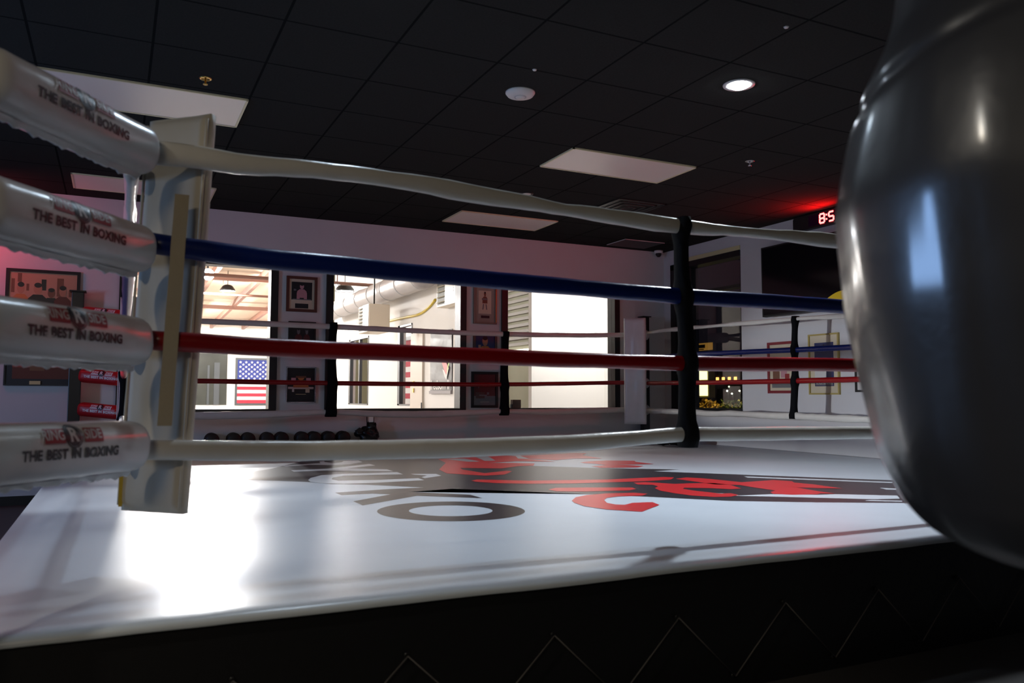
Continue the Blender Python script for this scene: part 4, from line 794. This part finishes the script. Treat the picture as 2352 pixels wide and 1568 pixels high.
MB().tube([(3.62,10.0+0.25*k,2.14) for k in range(23)],0.16,20,wob=0.004).build('duct_tube',mat('silver_foil',(0.50,0.47,0.47),0.4,bump=0.4,bscale=20),t)
mb=MB()
for k in range(8): mb.lathe([(0.161,0),(0.168,0.01),(0.168,0.03),(0.161,0.04)],(3.62,10.2+0.7*k,2.14),24,axis='y')
mb.build('joint_ring',m_grey,t)
tag(MB().tube(spline([(3.835,12.4,1.74),(3.835,11.6,1.73),(3.835,10.9,1.72),(3.835,10.5,1.78),(3.835,10.25,1.86)],6),0.018,8).build('gas_pipe',mat('yellow_pipe',(0.65,0.48,0.05),0.45)),'yellow flexible gas pipe running under the silver duct','pipe')
# far left opening to the dark outside
t=thing('loading_window','dark tall opening in the far warehouse wall beside the flag','window',(2.9,WYF-0.02,0.23))
MB().box(1.2,WYF-0.02,0.23,3.53,WYF-0.001,2.02).build('dark_glass',mat('night_glass',(0.05,0.055,0.05),0.2,nscale=1.5,namt=0.6),t)
MB().box(3.10,WYF-0.05,0.23,3.28,WYF-0.02,1.7).box(2.88,WYF-0.05,0.23,2.95,WYF-0.02,1.6).build('mullion',m_gf,t,recalc=False)
# side room seen through the third window
m_green=mat('olive_grey_wall',(0.30,0.29,0.20),0.7,nscale=3,namt=0.1)
struct(MB().box(5.47,10.6,FLOOR,WX1,10.7,3.35).build('wall_side_room',m_ww))
struct(MB().box(3.97,17.0,FLOOR,5.47,17.1,3.3).build('wall_side_room_far',m_green))
t=thing('corrugated_siding','dark corrugated metal siding seen at the left edge of the third window','siding',(6.69,13.0,1.5))
MB().box(6.705,10.75,FLOOR,6.715,16.9,3.2).build('backing_panel',m_green,t)
for k in range(11): MB().box(6.665,10.75,1.50+0.115*k,6.705,16.9,1.555+0.115*k).build('rib',mat('deck_grey',(0.20,0.17,0.14),0.5),t)
t=thing('strip_light','slim white strip light at the left edge of the third window','lamp',(6.62,13,1.36))
MB().box(6.60,10.9,1.38,6.65,15.5,1.42).build('tube',emat('strip_tube',(1,0.95,0.85),3),t)
for y in (11.4,12.6): MB().box(6.62,y,1.36,6.6655,y+0.03,1.38).build('bracket',m_grey,t)
t=thing('cardboard_box','small dark box standing on the ledge behind the third window','box',(4.42,8.99,0.43))
MB().box(4.365,8.955,0.430,4.475,9.02,0.53).build('carton',mat('dark_carton',(0.10,0.05,0.03),0.7),t)
MB().box(4.345,8.96,0.430,4.362,9.0,0.475).build('feet',m_ink,t)
# ------------------------------------------------------------------ night street behind the right window
struct(MB().box(XW+0.15,-10,FLOOR-0.1,80,8.8,FLOOR-0.02).box(11.2,8.8,FLOOR-0.1,80,90,FLOOR-0.02).build('ground_outside',mat('night_asphalt',(0.05,0.045,0.04),0.6)))
def signbox(y0,y1,z0,z1,lab,x=14.0):
    t=thing('lit_sign',lab,'sign',(x,(y0+y1)/2,z0),'blank lit signs on the street')
    MB().box(x,y0-0.05,z0-0.05,x+0.2,y1+0.05,z1+0.05).build('cabinet',mat('yellow_cabinet',(0.5,0.42,0.12),0.5),t)
    MB().box(x-0.02,y0,z0,x,y1,z1).build('lit_face',emat('sign_face',(1,0.93,0.45),2.2),t)
    return t
signbox(17.07,17.66,1.02,1.27,'upper blank glowing street sign seen through the right window')
t=signbox(17.06,17.66,0.60,0.88,'lower blank glowing street sign seen through the right window')
for y in (17.10,17.62): MB().box(14.08,y-0.03,FLOOR-0.02,14.14,y+0.03,0.58).build('pole',m_post,t)
t=thing('orange_sign','dim orange sign with dark lettering floating high in the right window','sign',(14,17.3,1.80))
MB().box(14.0,16.90,1.80,14.05,17.68,1.99).build('board',mat('orange_board',(0.4,0.22,0.05),0.5,emit=(0.55,0.28,0.05),es=0.35),t)
MB().box(13.99,17.15,1.86,14.0,17.55,1.95).box(13.99,17.2,1.815,14.0,17.6,1.84).build('dark_lettering',m_ink,t,recalc=False)
MB().box(14.0,17.80,1.85,14.05,17.84,1.9).box(14.0,17.68,1.86,14.05,17.84,1.88).box(14.0,17.80,FLOOR-0.02,14.05,17.84,1.9).build('pole',m_post,t)
def bush(cx,cy,rx,ry,h,mm,lab):
    mb=MB(); rnd=random.Random(int(cx*10+cy))
    for k in range(2600):
        a_=rnd.random()*6.283; q=math.sqrt(rnd.random()); z=rnd.random()**0.6
        x=cx+rx*q*math.cos(a_); y=cy+ry*q*math.sin(a_); zz=FLOOR+(h*(0.75+0.3*noise.noise(Vector((x*1.5,y*1.5,0)))))*z; s=0.03+0.03*rnd.random()
        d1=Vector((rnd.uniform(-1,1),rnd.uniform(-1,1),rnd.uniform(-1,1))).normalized()*s; d2=d1.cross(Vector((rnd.uniform(-1,1),rnd.uniform(-1,1),0.3))).normalized()*s*0.5
        c_=Vector((x,y,zz)); mb.add([c_-d1,c_+d2,c_+d1,c_-d2],[(0,1,2,3)])
    return tag(mb.build('hedge',mm,recalc=False),lab,'hedge','hedges on the street')
bush(12.2,13.45,0.6,0.75,1.22,mat('green_leaves',(0.10,0.16,0.03),0.6),'low green hedge outside the right window')
bush(12.5,15.1,0.6,0.8,1.16,mat('golden_leaves',(0.26,0.17,0.03),0.6),'golden lit shrub under the glowing street signs')
t=thing('street_building','dark low building across the street with four amber windows','building',(26,31,FLOOR-0.02))
MB().box(26,24,FLOOR-0.02,30,36,2.4).build('facade',mat('dark_facade',(0.05,0.035,0.03),0.8),t)
for k in range(4): MB().box(25.95,29.6+0.42*k,1.28,26.0,29.75+0.42*k,1.5).build('window',emat('amber_window',(1,0.5,0.12),2.5),t)
for (y,z,e,c_,lab) in ((27.84,0.83,14,(1,1,0.85),'brightest distant street light outside, just above the green hedge'),(27.06,0.83,16,(1,0.9,0.6),'distant warm street light close to the edge of the right window'),(27.54,0.71,8,(0.9,1,0.8),'small greenish street light between the two bright ones'),(27.72,1.01,4,(0.8,1,0.6),'faint high street light over the bright ones')):
    t=thing('street_lamp',lab,'street light',(24,y,FLOOR-0.02),'distant street lights')
    MB().ball((23.9,y,z),0.032,n=12,m=8).build('lamp_globe',emat('street_globe_%d'%e,c_,e),t)
    MB().tube([(24,y,FLOOR-0.02),(23.95,y,z)],0.02,6).build('pole',m_post,t)
